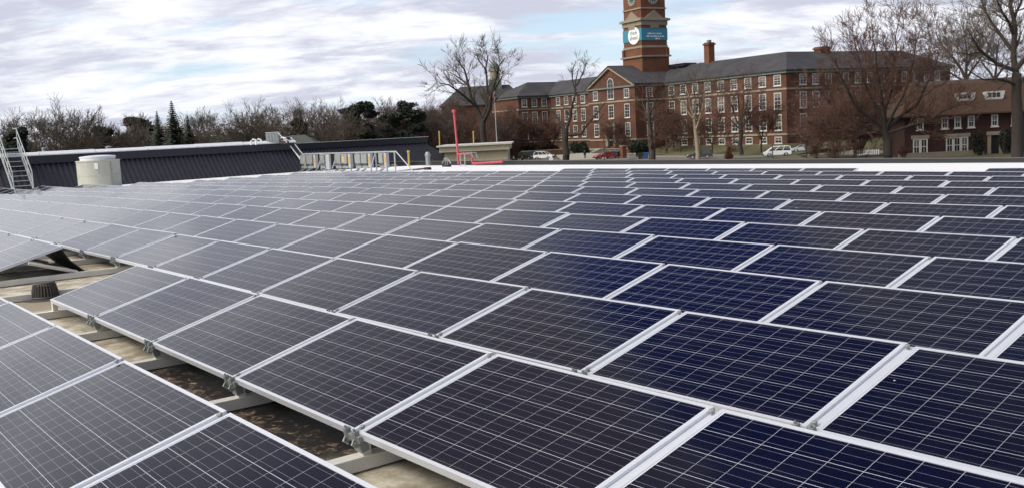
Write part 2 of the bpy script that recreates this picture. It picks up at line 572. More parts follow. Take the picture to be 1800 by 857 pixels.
m = MB()
for a, b in zip(pl[5:7], pl[6:8]):
    dv = (b - a) / np.linalg.norm(b - a); nv = np.array([-dv[1], dv[0], 0]) * .3
    m.prism([a, b, b + nv, a + nv], (0, 0, .13))
tag(m.build('kerb', M['concrete']), kind='structure')
NX, NY = 70, 48
m = MB()
for i in range(NX + 1):
    for j in range(NY + 1):
        x, y = -60 + 70 * i / NX, -10 + 48 * j / NY
        m.v.append((x, y, roofz(x, y)))
for i in range(NX):
    for j in range(NY):
        a = i * (NY + 1) + j
        m.f.append((a, a + NY + 1, a + NY + 2, a + 1)); m.mi.append(0)
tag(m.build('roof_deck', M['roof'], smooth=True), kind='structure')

# parapet along the far edge of the roof
par = thing('parapet_wall', 'low black parapet along the far edge of the white roof', 'parapet', (-25, 38, 0))
m = MB()
xs = [-74, -60, -45, -30, -15, 0, 12]
prof = lambda x: roofz(max(x, -60), 37.9) + .11 * min(1, max(0, (-x - 20) / 37))
for a, b in zip(xs[:-1], xs[1:]):
    za, zb = prof(a), prof(b)
    vs = [(a + 25, 0, GZ - za * 0), (b + 25, 0, GZ), (b + 25, 0.3, GZ), (a + 25, 0.3, GZ), (a + 25, 0, za + .16), (b + 25, 0, zb + .16), (b + 25, .3, zb + .16), (a + 25, .3, za + .16)]
    m.add(vs, [(0, 1, 5, 4), (2, 3, 7, 6), (4, 5, 6, 7)])
m.build('wall', M['fascia'], par)
m = MB()
for a, b in zip(xs[:-1], xs[1:]):
    za, zb = prof(a) + .16, prof(b) + .16
    vs = [(a + 25, -.03, za), (b + 25, -.03, zb), (b + 25, .36, zb), (a + 25, .36, za), (a + 25, -.03, za + .02), (b + 25, -.03, zb + .02), (b + 25, .36, zb + .02), (a + 25, .36, za + .02)]
    m.add(vs, [(0, 1, 5, 4), (1, 2, 6, 5), (2, 3, 7, 6), (3, 0, 4, 7), (4, 5, 6, 7), (0, 3, 2, 1)])
m.build('cap', M['capmetal'], par)

# ------------------------------------------------------------------ solar panels
rng = random.Random(7)
LIP = 0.022
m = MB()
hw, dp, th = 0.825, 0.99, 0.04
m.box(-hw, hw, 0, LIP, -th, 0); m.box(-hw, hw, dp - LIP, dp, -th, 0)
m.box(-hw, -hw + LIP, LIP, dp - LIP, -th, 0); m.box(hw - LIP, hw, LIP, dp - LIP, -th, 0)
me_frame = m.mesh('panel_frame', M['alu'])
m = MB()
m.box(-hw + LIP, hw - LIP, LIP, dp - LIP, -0.012, -0.003)
me_cells = m.mesh('panel_cells', M['cells'])
# grey channel that closes the joint to the panel on the right
m = MB()
m.box(hw + .002, hw + .0445, 0.01, dp - .01, -0.034, -0.016)
me_joint = m.mesh('joint_channel', M['alu'])
me_bolt = []
for yb_ in (.045, dp - .045):
    m = MB(); m.lathe([(.010, -.016), (.010, .003), (.0155, .003), (.0155, .011), (.011, .014)], (hw + .0235, yb_, 0), 6); me_bolt.append(m.mesh('bolt', M['galv']))
# cast clip pair under the low corner
m = MB()
for sx in (-.05, .045):
    m.box(hw + sx - .014, hw + sx + .014, -.028, .004, -.060, .014)
    m.tube([(hw + sx, -.016, -.062), (hw + sx, -.016, .03)], .007, 6)
    m.tube([(hw + sx, -.03, -.03), (hw + sx, -.052, -.046), (hw + sx, -.03, -.075)], .009, 6)
m.box(hw - .085, hw + .085, -.024, -.004, -.05, -.012)
m.box(hw - .02, hw + .06, -.02, .03, -.115, -.05)
me_clip = m.mesh('corner_clip', M['galv'])

START = {0: -4, 1: -11, 2: -14, 3: -20, 4: -26, 5: -28, 6: -27, 7: -26, 8: -24, 9: -22, 10: -22, 11: -22, 12: -22, 13: -11}
END = {0: 3, 1: 3, 2: 3, 3: 3, 4: 3, 5: 3, 6: 2, 7: 1, 8: 1, 9: 1, 10: 1, 11: 0, 12: 0, 13: 0}
ORD = ['zeroth', 'first', 'second', 'third', 'fourth', 'fifth', 'sixth', 'seventh', 'eighth', 'ninth', 'tenth', 'eleventh', 'twelfth', 'thirteenth', 'fourteenth', 'fifteenth', 'sixteenth', 'seventeenth', 'eighteenth', 'nineteenth', 'twentieth']
ORD += ['twenty-' + w for w in ORD[1:10]] + ['thirtieth'] + ['thirty-' + w for w in ORD[1:10]]
ROWN = ['nearest row', 'second row back', 'third row back', 'fourth row back', 'fifth row back', 'sixth row back', 'seventh row back', 'eighth row back', 'sixth row from the far side', 'fifth row from the far side', 'fourth row from the far side', 'third row from the far side', 'next to last row', 'short farthest row']


def project(p):
    p = np.array(p, float) - [0, 0, ZC]
    xr, yr, Z = p @ RGT, p @ FWD, p[2]
    c, s = math.cos(PITCH), math.sin(PITCH)
    d, u = yr * c - Z * s, yr * s + Z * c
    if d < .2:
        return None
    a, b = F * xr / d, -F * u / d
    return 900 + a * cr - b * sr, 428.5 + a * sr + b * cr


def panel_seen(r, k):
    for i in range(5):
        for e in (0, .5, 1):
            q = project(((k + .01 + .98 * i / 4) * PW - CX, Y0 + (r - 1) * PIT + e * .955, ZL + e * .259))
            if q and -2 < q[0] < 1802 and 0 < q[1] < 859:
                return True
    return False


panels = {}
for r in range(14):
    cols = [k for k in range(START[r], END[r] + 1) if panel_seen(r, k)]
    if r == 1:
        cols = [k for k in cols if k not in (-5 + 1, -4 + 1)]
    if r == 13:
        cols = [k for k in cols if k < -4 or k >= -2]
    panels[r] = sorted(cols, reverse=True)

for r, cols in panels.items():
    for idx, k in enumerate(cols):
        x = (k + .5) * PW - CX
        y = Y0 + (r - 1) * PIT
        z = ZL + roofz(x, y + .5)
        if r == 1:
            lab = ('dark' if k > -1 else 'grey sheened') + ' solar panel, %s from the right end of the second row back' % ORD[idx + 1] if k > -4 else 'solar panel left of the roof drain gap, %s one left of it' % ORD[-4 - k + 1]
        elif r == 13:
            lab = 'solar panel in the farthest row, %s' % ('%s left of the white roof gap' % ORD[-4 - k] if k < -4 else '%s right of the white roof gap' % ORD[k + 3])
        else:
            lab = 'solar panel, %s from the right end of the %s' % (ORD[idx + 1], ROWN[r])
        o = thing('solar_panel', lab, 'solar panel', (x, y, z), 0, 'solar panels in rows on the roof')
        o.rotation_euler = (TILT + R(rng.gauss(0, .2)), R(rng.gauss(0, .2)), R(rng.gauss(0, .03)))
        link('frame', me_frame, o)
        link('cells', me_cells, o)
        if (k + 1) in cols:
            link('joint_channel', me_joint, o)
            if r <= 4:
                for b_ in me_bolt:
                    link('bolt', b_, o)
        if r <= 3:
            link('clip', me_clip, o)

# base rails with sloping posts that carry the first rows; the bare ends show in the gaps between them
m = MB()
for k in range(-10, 4):
    x = k * PW - CX
    ya, yb = -1.0, 5.2
    rl = thing('mounting_rail', None, 'mounting rail', (x, ya, roofz(x, 2)), 0, 'grey roof rails under the front panel rows')
    if k <= -4:
        rl['label'] = 'grey base rail lying on the roof left of the drain, %s left of it' % ORD[-3 - k]
    else:
        rl['label'] = 'grey base rail crossing the roof gap, %s along from the drain' % ORD[k + 4]
    m = MB()
    m.box(-.045, .045, 0, yb - ya, .012, .085)
    m.build('beam', M['rail'], rl)
    for r in (0, 1, 2):
        yy = Y0 + (r - 1) * PIT - ya
        m = MB()
        m.box(-.03, .03, yy + .02, yy + .07, .085, .185)
        if not (r == 1 and k in (-3,)):
            m.build('post', M['rail'], rl)
            m = MB(); m.tube([(0, yy + .50, .29), (0, yy + 1.12, .09)], .024, 4)
            m.build('strut', M['rail'], rl)
    m = MB()
    m.box(-.06, .06, .25, .6, .0, .012); m.box(-.06, .06, 2.0, 2.35, .0, .012); m.box(-.06, .06, 3.7, 4.05, 0, .012)
    m.build('rubber_pad', M['black'], rl)

# wind deflector: dark curved sheet behind the panel beside the drain
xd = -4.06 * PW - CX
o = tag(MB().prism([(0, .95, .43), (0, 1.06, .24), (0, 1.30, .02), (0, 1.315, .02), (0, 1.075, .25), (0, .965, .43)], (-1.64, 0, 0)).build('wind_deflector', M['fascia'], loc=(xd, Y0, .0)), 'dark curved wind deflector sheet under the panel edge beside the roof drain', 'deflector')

# roof drain with its cast strainer dome
pd = np.array([-13.11, 2.62, 0.0]) + RGT * .13
dr = thing('roof_drain', 'dark ribbed cast iron roof drain strainer standing in the panel gap', 'roof drain', (pd[0], pd[1], roofz(pd[0], pd[1])))
dr.scale = (.88, .88, .92)
m = MB()
for i in range(26):
    t = 2 * math.pi * i / 26
    c, s = math.cos(t), math.sin(t)
    m.tube([(.175 * c, .175 * s, .02), (.165 * c, .165 * s, .10), (.145 * c, .145 * s, .19), (.12 * c, .12 * s, .222)], .0105, 5)
for zz, rr in ((.03, .178), (.215, .128)):
    m.tube([(rr * math.cos(t), rr * math.sin(t), zz) for t in np.linspace(0, 2 * math.pi, 27)], .014, 5)
m.build('strainer', M['iron'], dr)
m = MB(); m.lathe([(.0, .205), (.118, .215), (.118, .228), (.0, .234)], sides=26); m.build('lid', M['iron'], dr)
m = MB(); m.lathe([(.30, .004), (.27, .012), (.18, .018), (.15, .02), (.14, .16), (0, .17)], sides=26); m.build('flange', M['iron'], dr)
# ------------------------------------------------------------------ slate-coloured pitched wing beside the array
WX = -60.0
wing = thing('neighbouring_wing', 'long dark ribbed pitched roof wing with pale coping behind the panels', 'building', (WX, 0, 0))
YA, YB, LEAN, ZT = -30.0, 29.4, 1.75, 1.16
zb = -0.38
m = MB()
# ribbed slope: one raised rib every 0.3 m, the sheet closed at the end
ys = np.arange(YA, YB + .01, .3)
for a, b in zip(ys[:-1], ys[1:]):
    c1, c2 = a + .19, b
    m.quad((0, a, zb), (0, c1, zb), (-LEAN, c1, ZT), (-LEAN, a, ZT))
    o_, u_ = .07, .035
    m.add([(0, c1, zb), (o_, c1, zb + u_), (o_, c2, zb + u_), (0, c2, zb), (-LEAN, c1, ZT), (-LEAN + o_, c1, ZT + u_), (-LEAN + o_, c2, ZT + u_), (-LEAN, c2, ZT)],
          [(0, 1, 5, 4), (1, 2, 6, 5), (2, 3, 7, 6), (4, 5, 6, 7)])
m.build('ribbed_roof', M['darkmetal'], wing)
m = MB()
m.prism([(-.02, YB, zb), (-LEAN - .02, YB, ZT), (-LEAN - .02, YB, 1.86), (-LEAN - 8, YB, 1.86), (-LEAN - 8, YB, GZ), (-.02, YB, GZ)], (0, .1, 0))
m.box(-LEAN - 8, -LEAN - .3, YA, YB, GZ, 1.8)
m.build('end_wall', M['fascia'], wing)
m = MB(); m.box(-LEAN - .25, -LEAN + .12, YA, YB + .05, ZT + .05, 1.675); m.build('fascia', M['fascia'], wing)
m = MB()
for i, a in enumerate(np.arange(YA, YB, 3.1)):
    b = min(a + 3.06, YB + .08)
    h = .012 * (i % 3)
    m.prism([(-LEAN + .17 + h, a, 1.67), (-LEAN + .17 + h, a, 1.725), (-LEAN - .12, a, 1.875 + h), (-LEAN - .5, a, 1.875 + h), (-LEAN - .5, a, 1.62)], (0, b - a, 0))
m.build('coping', M['coping'], wing)

# second wing farther along, with a sloped end
wing2 = thing('pitched_wing', 'farther black pitched wing with sloping end behind the grey cabinets', 'building', (-66, 30, 0))
m = MB()
ye = 14.6
ys = np.arange(0, ye, .3)
for a in ys:
    m.quad((0, a, -1.2), (0, a + .19, -1.2), (-3.1, a + .19, 1.12), (-3.1, a, 1.12))
    m.add([(0, a + .19, -1.2), (.06, a + .19, -1.16), (.06, a + .3, -1.16), (0, a + .3, -1.2), (-3.1, a + .19, 1.12), (-3.04, a + .19, 1.16), (-3.04, a + .3, 1.16), (-3.1, a + .3, 1.12)],
          [(0, 1, 5, 4), (1, 2, 6, 5), (2, 3, 7, 6)])
m.build('ribbed_roof', M['darkmetal'], wing2)
m = MB()
yh = ye + 2.3
m.poly([(0, ye, -1.2), (0, yh, -1.2), (-3.1, ye, 1.12)])
m.poly([(0, yh, -1.2), (-9, yh, -1.2), (-9, ye, 1.55), (-3.1, ye, 1.55), (-3.1, ye, 1.12)][:2] + [(-9, ye, 1.12), (-3.1, ye, 1.12)])
m.box(-9, -3.2, 0, ye, GZ, 1.5)
m.box(-9, 0, 0, yh, GZ, -1.22)
m.build('end_wall', M['darkmetal'], wing2)
m = MB(); m.box(-3.45, -2.92, 0, ye + .3, 1.1, 1.56); m.build('fascia', M['fascia'], wing2)
m = MB(); m.box(-3.5, -2.88, 0, ye + .34, 1.56, 1.60); m.build('coping', M['rail'], wing2)

# vent pipes standing on the far wing roof
for px, py, h, r, nm, lab in ((77, 264, .42, .11, 'vent_pipe', 'short pale vent pipe behind the coping right of the stair'), (191, 262, .30, .16, 'roof_vent', 'squat buff roof vent behind the coping above the drum')):
    p = at(px, py, 62)
    o = thing(nm, lab, 'vent', (p[0], p[1], 1.6))
    m = MB(); m.lathe([(r, 0), (r, h), (r * .9, h + .02)], sides=14); m.build('pipe', M['galv_light'] if r < .12 else M['beige'], o)
    m = MB(); m.lathe([(r * 1.25, h + .03), (r * 1.25, h + .09), (r * .5, h + .15)], sides=14); m.build('cap', M['galv'], o)

# cream drum ventilator on the roof
p = ground(174, 0, 0) if False else np.array([-56.9, 15.28, -.30])
fan = thing('drum_ventilator', 'large cream sheet metal drum ventilator standing before the dark wing', 'ventilator', p)
fan.scale = (.98, .98, 1.1)
m = MB(); m.lathe([(1.16, .0), (1.165, .04), (1.15, .05), (1.15, .66), (1.165, .665), (1.165, .70), (1.15, .705), (1.15, 1.36), (1.18, 1.37), (1.18, 1.42), (1.1, 1.43)], sides=40); m.build('drum', M['drum'], fan, smooth=False)
m = MB(); m.lathe([(.94, 1.40), (.94, 1.56), (.97, 1.57), (.97, 1.62), (.6, 1.66), (0, 1.68)], sides=40); m.build('cap', M['coping'], fan)
vdir = -FWD * .96 + RGT * .26
vv = np.array([vdir[0], vdir[1], 0]); tt = np.array([-vv[1], vv[0], 0])
m = MB()
c = vv * 1.16
for a, b, z0, z1, mt in ((-.05, .13, 1.0, 1.3, 0),):
    m.prism([c + tt * a + [0, 0, z0], c + tt * b + [0, 0, z0], c + tt * b + [0, 0, z1], c + tt * a + [0, 0, z1]], vv * .025)
m.build('notice', M['white'], fan)
m = MB(); c2_ = (-FWD * .55 + RGT * .83); c2_ = np.array([c2_[0], c2_[1], 0]) * 1.19
m.tube([c2_ + [0, 0, .02], c2_ + [0, 0, 1.2], c2_ * .98 + [0, 0, 1.38]], .03, 6); m.build('conduit', M['galv'], fan)

# steel stair up the wing
pb = np.array([-57.6, 11.55, -.34])
st = thing('steel_stair', 'grey steel stair with handrails climbing the dark wing at the left edge', 'stair', pb)
run = np.array([-3.3, .10, 0]); rl_ = np.linalg.norm(run); rd = run / rl_; sd_ = np.array([-rd[1], rd[0], 0]) * -1
H_ = 2.45
wd = .48
for s in (-1, 1):
    m = MB()
    q = [sd_ * s * wd, sd_ * s * wd + run + [0, 0, H_]]
    m.prism([q[0] + [0, 0, -.05], q[1] + [0, 0, -.05], q[1] + [0, 0, .17], q[0] + [0, 0, .17]], sd_ * s * .05)
    m.build('stringer', M['galv_light'], st)
    for h in (1.15, .62):
        m = MB()
        m.tube([q[0] + [0, 0, .15], q[0] + rd * .05 + [0, 0, h + .05], q[1] + [0, 0, h], q[1] + rd * .9 + [0, 0, h]], .028, 6)
        m.build('handrail', M['galv_light'], st)
    for t in (.33, .66, 1.0):
        b_ = sd_ * s * wd + run * t + [0, 0, H_ * t]
        m = MB(); m.tube([b_, b_ + [0, 0, 1.0]], .024, 6)
        m.build('baluster', M['galv_light'], st)
for i in range(9):
    t = (i + .6) / 9.3
    c = run * t + [0, 0, H_ * t]
    m = MB()
    m.prism([c - sd_ * wd - rd * .11, c + sd_ * wd - rd * .11, c + sd_ * wd + rd * .11, c - sd_ * wd + rd * .11], (0, 0, .035))
    m.build('tread', M['galv_light'], st)
m = MB()
c = run + [0, 0, H_]
m.prism([c - sd_ * .5, c + sd_ * .5, c + sd_ * .5 + rd * 1.0, c - sd_ * .5 + rd * 1.0], (0, 0, .05)); m.build('landing', M['galv_light'], st)

# ------------------------------------------------------------------ row of grey cabinets on a frame
EY = 29.0
zr = -.27
def ex_(px): # x on the plane EY for a photo column near the cabinets
    r_ = ray(px, 290); return r_[0] * EY / r_[1]
rk = thing('equipment_rack', 'long galvanised rack with diagonal braces carrying the grey cabinets', 'rack', (ex_(610), EY + .25, zr))
x0, x1 = ex_(528) - ex_(610), ex_(691) - ex_(610)
m = MB(); m.box(x0, x1, -.04, .04, 1.12, 1.20); m.build('top_rail', M['galv_light'], rk)
m = MB(); m.box(x0, x1, -.03, .03, .36, .41); m.build('lower_rail', M['galv'], rk)
for px in (533, 558, 566, 592, 622, 655, 688):
    m = MB(); xx = ex_(px) - ex_(610); m.box(xx - .03, xx + .03, -.03, .03, .012, 1.12); m.build('upright', M['galv_light'], rk)
for pa, pb_ in ((562, 574), (588, 600), (655, 668), (691, 723)):
    m = MB(); xa, xb = ex_(pa) - ex_(610), ex_(pb_) - ex_(610)
    m.tube([(xa, .0, 1.15), (xb + (.05 if pb_ < 700 else 0), -.9 if pb_ < 700 else -.15, .03 if pb_ > 700 else .25)], .035, 6); m.build('brace', M['galv_light'], rk)

CAB = [(531, 2, 1, 'cabinet pair at the left end of the rack with yellow strip', 1), (566, 1, 0, 'narrow cabinet second from the left end of the rack without sticker', 0), (592, 2, 1, 'cabinet pair in the middle of the rack with orange sticker', 2), (627, 2, 1, 'cabinet pair second from the right end of the rack', 0), (669, 1, 1, 'single cabinet at the right end of the rack beside the brace', 0)]
for px, ncab, post, lab, strip in CAB:
    w = (ex_(px + 14.5) - ex_(px)) if ncab == 2 else (ex_(px + 11) - ex_(px))
    o = thing('electrical_cabinet', 'grey ' + lab, 'electrical cabinet', (ex_(px), EY, zr), 0, 'grey cabinets on the roof rack')
    for i in range(ncab):
        a = i * w * .78
        m = MB(); m.box(a + .03, a + w * .72, -.12, .12, .50, 1.06); m.box(a + .05, a + w * .70, -.15, -.12, .53, 1.03); m.build('cabinet_body', M['galv'], o)
        m = MB(); m.box(a + .02, a + w * .74, -.14, .14, 1.06, 1.09); m.build('rain_hood', M['galv_light'], o)
        m = MB()
        for j in range(3):
            m.tube([(a + .10 + j * .13, 0, .5), (a + .10 + j * .13, 0, .16), (a + .10 + j * .13, -.25, .05)], .024, 6)
        m.box(a + .03, a + w * .7, -.08, .08, .22, .36)
        m.build('conduit', M['galv'], o)
        if strip and i == (0 if strip == 1 else 1):
            m = MB(); sx_ = a + w * (.45 if strip == 1 else .2); m.box(sx_, sx_ + (.07 if strip == 1 else .22), -.16, -.15, .60, .95); m.build('warning_strip', M['yellow'] if strip == 1 else M['orange'], o)
    if post:
        a = ncab * w * .78 + .02
        m = MB(); m.box(a, a + .26, -.10, .10, .25, 1.10); m.build('disconnect_box', M['galv_light'], o)
        m = MB(); m.box(a + .03, a + .17, -.115, -.10, .50, .92); m.build('sticker', M['orange'], o)
        m = MB(); m.tube([(a + .13, 0, .25), (a + .13, 0, .03)], .04, 6); m.build('drop_pipe', M['galv'], o)
    else:
        m = MB(); m.box(w * .76, w * 1.32, -.06, .06, .15, 1.10); m.build('side_panel', M['galv_light'], o)

# cable tray arching over the wing end
tray = thing('cable_tray', 'bright ladder cable tray with black cables bending over the wing end', 'cable tray', (-60, 29.0, 0))
path = [(-2.6, -.1, 1.92), (-2.2, 0, 2.06), (-1.9, .1, 1.98), (-1.75, .2, 1.6), (-1.3, .35, 1.1), (-.4, .55, .25), (-.1, .6, .0)]
for s in (-.17, .17):
    m = MB(); m.tube([(a + s * .35, b + s, c) for a, b, c in path], .055, 6); m.build('side_rail', M['coping'], tray)
for s in (-.07, .07):
    m = MB(); m.tube([(a + s * .35 - .02, b + s, c + .02) for a, b, c in path], .075, 6); m.build('cable', M['black'], tray)
# roof-top unit and pipes beyond the coping
p = at(484, 246, 66)
o = thing('rooftop_unit', 'small grey box unit with a sloping brace above the dark wing', 'rooftop unit', (p[0], p[1], 1.6), VIEWROT)
m = MB(); m.box(-.55, .30, -.3, .3, .12, .80); m.build('housing', M['galv'], o)
m = MB()
for i in range(4): m.box(-.48 + i * .2, -.36 + i * .2, -.33, -.3, .25, .70)
m.build('louvre', M['galv'], o)
m = MB(); m.box(-.57, .32, -.32, .32, .80, .84); m.build('lid', M['galv_light'], o)
m = MB(); m.tube([(.30, -.3, .76), (.85, -.4, .10)], .035, 6); m.build('brace', M['coping'], o)
m = MB(); m.box(.42, .85, -.2, .2, .02, .22); m.build('red_base', M['brickbright'], o)
p = at(447, 250, 64)
o = thing('gooseneck_pipe', 'pair of bent white pipes rising behind the dark wing', 'pipe', (p[0], p[1], 1.6), VIEWROT)
for s in (0, .35):
    m = MB(); m.tube([(-.25 + s, 0, .05), (-.22 + s, 0, .3), (-.08 + s, 0, .42), (.08 + s, 0, .36), (.14 + s, 0, .2)], .055, 8); m.build('bend', M['white'], o)

# ------------------------------------------------------------------ far end of the roof: pipes, posts, ladder, feet
def onY(px, py, Y_):
    r_ = ray(px, py); return r_ * (Y_ / r_[1]) + np.array([0, 0, ZC])
pts = [onY(806, 289, 37.4), onY(804, 262, 37.4), onY(798, 197, 37.4)]
o = thing('vent_stack', 'tall red painted gas pipe rising from the far roof edge', 'pipe', pts[0])
rel = lambda q: np.array(q) - pts[0]
m = MB(); m.tube([rel(q) for q in pts], .072, 10); m.build('riser', M['pink'], o)
m = MB(); c = rel(pts[2]); m.lathe([(.13, -.05), (.13, .10), (.10, .14)], c, 10); m.build('cap', M['pink'], o)
a, b, c_, d_ = onY(804.5, 271, 37.4), onY(829, 270, 37.4), onY(831, 288, 37.4), onY(884, 284.5, 37.4)
m = MB(); m.tube([rel(a), rel(b), rel(c_), rel(c_) + [.05, 0, .01], rel(d_)], .075, 8); m.build('branch', M['pink'], o)
for px, lab in ((772, 'left thin ochre pole above the beige block left of the red pipe'), (832, 'right thin ochre pole above the beige block right of the red pipe')):
    q0, q1 = at(px + .6, 252, 81), at(px, 232, 81)
    o = thing('thin_pole', lab, 'pole', q0, 0, 'ochre poles above the beige block')
    m = MB(); m.tube([(0, 0, -.2), q1 - q0], .05, 8); m.build('shaft', M['yellow'], o)
    m = MB(); m.lathe([(.07, -.06), (.07, .02), (.03, .05)], q1 - q0, 8); m.build('cap', M['yellow'], o)
q0, q1 = onY(719, 291, 36.6), onY(718, 267, 36.6)
o = thing('yellow_standpipe', 'short ochre standpipe in front of the dark wing end', 'pipe', q0)
m = MB(); m.tube([(0, 0, 0), q1 - q0], .075, 8); m.build('pipe', M['yellow'], o)
m = MB(); m.lathe([(.11, -.05), (.11, .06), (.05, .09)], q1 - q0, 10); m.build('cap', M['yellow'], o)
q0, q1 = onY(753, 291, 36.9), onY(752, 268, 36.9)
o = thing('grey_vent', 'grey hooded vent pipe against the sloping dark wing end', 'vent', q0)
m = MB(); m.lathe([(.17, 0), (.17, (q1 - q0)[2] - .1), (.12, (q1 - q0)[2])], sides=14); m.build('pipe', M['galv'], o)
m = MB(); m.lathe([(.2, (q1 - q0)[2] - .28), (.2, (q1 - q0)[2] - .12), (.1, (q1 - q0)[2] + .03)], sides=14); m.build('hood', M['galv'], o)
# roof ladder rails
q0 = onY(814, 297, 36.0)
o = thing('roof_ladder', 'pale ladder rails standing at the far roof edge under the red pipe', 'ladder', (q0[0], q0[1], roofz(q0[0], 36)))
for s in (-1, 1):
    m = MB(); m.tube([(s * .25, 0, 0), (s * .25, 0, .72), (s * .25, .25, .85), (s * .25, .9, .85), (s * .25, 1.0, .5)], .03, 6); m.build('rail', M['galv_light'], o)
m = MB(); m.tube([(-.25, .0, .12), (.25, 0, .12)], .018, 6); m.build('rung', M['galv_light'], o)
# A-frame pipe support and rubber feet
q0 = onY(785, 290, 35.6); q0[2] = roofz(q0[0], q0[1])
o = thing('pipe_trestle', 'grey angle-iron trestle by the far roof edge left of the red pipe', 'trestle', q0)
for s in (-1, 1):
    m = MB(); m.tube([(s * .12, 0, .55), (s * .5, 0, .22)], .035, 5); m.tube([(s * .12, 0, .55), (s * .12, .0, .1)], .03, 5); m.build('leg', M['galv'], o)
m = MB(); m.box(-.22, .22, -.05, .05, .5, .57); m.build('top', M['galv'], o)
m = MB(); m.box(-.32, .32, -.14, .14, .002, .12); m.build('foot', M['black'], o)
q0 = onY(752, 298, 31.6); q0[2] = roofz(q0[0], q0[1])
o = thing('pipe_support', 'black rubber roof block holding the end of a dark pipe', 'pipe support', q0)
m = MB(); m.prism([(-.24, -.12, .002), (.24, -.12, .002), (.17, -.12, .15), (-.17, -.12, .15)], (0, .24, 0)); m.build('block', M['black'], o)
q1, q2 = onY(700, 302, 30.4), onY(751, 296, 31.6)
o = thing('dark_pipe', 'dark pipe lying on the white roof right of the grey cabinets', 'pipe', q1)
m = MB(); m.tube([(0, 0, .02), q2 - q1], .05, 8); m.build('pipe', M['iron'], o)
m = MB(); m.lathe([(.075, -.04), (.075, .04)], q2 - q1, 8); m.build('coupling', M['iron'], o)

# beige flat-roofed block beyond the parapet
pb_ = at(781, 270, 79); w = float((at(892, 270, 79) - pb_) @ RGT)
o = thing('beige_block', 'low beige building with overhanging flat roof beyond the parapet', 'building', (pb_[0], pb_[1], GZ), VIEWROT + R(-2))
m = MB(); m.box(0, w, 0, 6, 0, 5.15); m.build('wall', M['beige'], o)
m = MB(); m.box(-.35, w + .2, -.45, 6.4, 5.15, 5.58); m.build('eaves', M['beige'], o)
m = MB(); m.box(-.55, w + .4, -.7, 6.8, 5.58, 5.70); m.build('roof_slab', M['rail'], o)
m = MB(); m.box(0, w, -.012, 0, 4.30, 4.35); m.box(0, w, -.012, 0, 3.75, 3.79); m.build('string_course', M['stone'], o)

# ------------------------------------------------------------------ buildings: window kit
_wcache = {}


def window_mesh(w, h, rows=2, cols=2, arch=False, frame=.16, sill=True):
    key = (round(w, 2), round(h, 2), rows, cols, arch)
    if key in _wcache:
        return _wcache[key]
    f = MB()
    fr = frame
    if not arch:
        f.box(-w / 2, -w / 2 + fr, -.09, 0, 0, h); f.box(w / 2 - fr, w / 2, -.09, 0, 0, h)
        f.box(-w / 2 + fr, w / 2 - fr, -.09, 0, h - fr, h); f.box(-w / 2 + fr, w / 2 - fr, -.09, 0, 0, fr)
    else:
        r = w / 2
        f.box(-w / 2, -w / 2 + fr, -.09, 0, 0, h - r); f.box(w / 2 - fr, w / 2, -.09, 0, 0, h - r)
        f.box(-w / 2 + fr, w / 2 - fr, -.09, 0, 0, fr)
        n = 10
        for i in range(n):
            a, b = math.pi * i / n, math.pi * (i + 1) / n
            c = lambda t, rr: (rr * math.cos(t), 0, h - r + rr * math.sin(t))
            f.prism([c(a, r), c(b, r), c(b, r - fr), c(a, r - fr)], (0, -.09, 0))
    iw = w - 2 * fr
    for i in range(1, cols):
        x = -w / 2 + fr + iw * i / cols
        f.box(x - .022, x + .022, -.05, -.012, fr, h - fr)
    for i in range(1, rows * 2):
        z = fr + (h - 2 * fr) * i / (rows * 2)
        t = .045 if i == rows else .022
        f.box(-w / 2 + fr, w / 2 - fr, -.056, -.012, z - t, z + t)
    if sill:
        f.box(-w / 2 - .12, w / 2 + .12, -.16, 0, -.14, 0)
    g = MB()
    if not arch:
        g.box(-w / 2 + fr, w / 2 - fr, -.012, .0, fr, h - fr)
    else:
        r = w / 2 - fr
        pts = [(-r, 0, fr), (r, 0, fr)] + [(r * math.cos(math.pi * i / 10), 0, h - w / 2 + r * math.sin(math.pi * i / 10)) for i in range(11)]
        g.prism(pts, (0, -.012, 0))
    _wcache[key] = (f.mesh('window_frame', M['offwhite']), g.mesh('window_pane', M['glassdark']))
    return _wcache[key]


def window(parent, pos, face, w, h, rows=2, cols=2, arch=False, name='window'):
    """face: rotation so that local -y points out of the wall"""
    fm, gm = window_mesh(w, h, rows, cols, arch)
    o = link(name, fm, parent, pos, (0, 0, face))
    link('pane', gm, o)
    return o


# ------------------------------------------------------------------ the brick college with its clock tower
Acor = vd(52.87, 185.0)
U2 = vd(-.47, .88)[:2]; V2 = vd(.88, .47)[:2]
BROT = math.atan2(V2[1], V2[0])
BZ = -3.5
col = thing('college_building', 'long three storey red brick college with slate roofs and white windows', 'building', (Acor[0], Acor[1], BZ), BROT)
Z = lambda z: z - BZ
EV, RZ = Z(10.2), Z(14.1)
FW, FS = -math.pi / 2, 0.0      # facing -x (long front), facing -y (side faces)
m = MB()
m.box(0, 14, 0, 118, -2.5, EV)                     # main range
m.box(14, 46, 0, 14, -2.5, EV - .003)              # right wing
m.box(-8.05, 0, 37.2, 55.6, -2.5, EV - .005)       # entrance pavilion
m.box(-9.4, 0, 87.2, 102, -2.5, EV - .007)         # left block
m.prism([(-8.05, 37.2, EV - .005), (-8.05, 55.6, EV - .005), (-8.05, 46.4, Z(14.55))], (6, 0, 0))
m.build('wall', M['brick'], col)
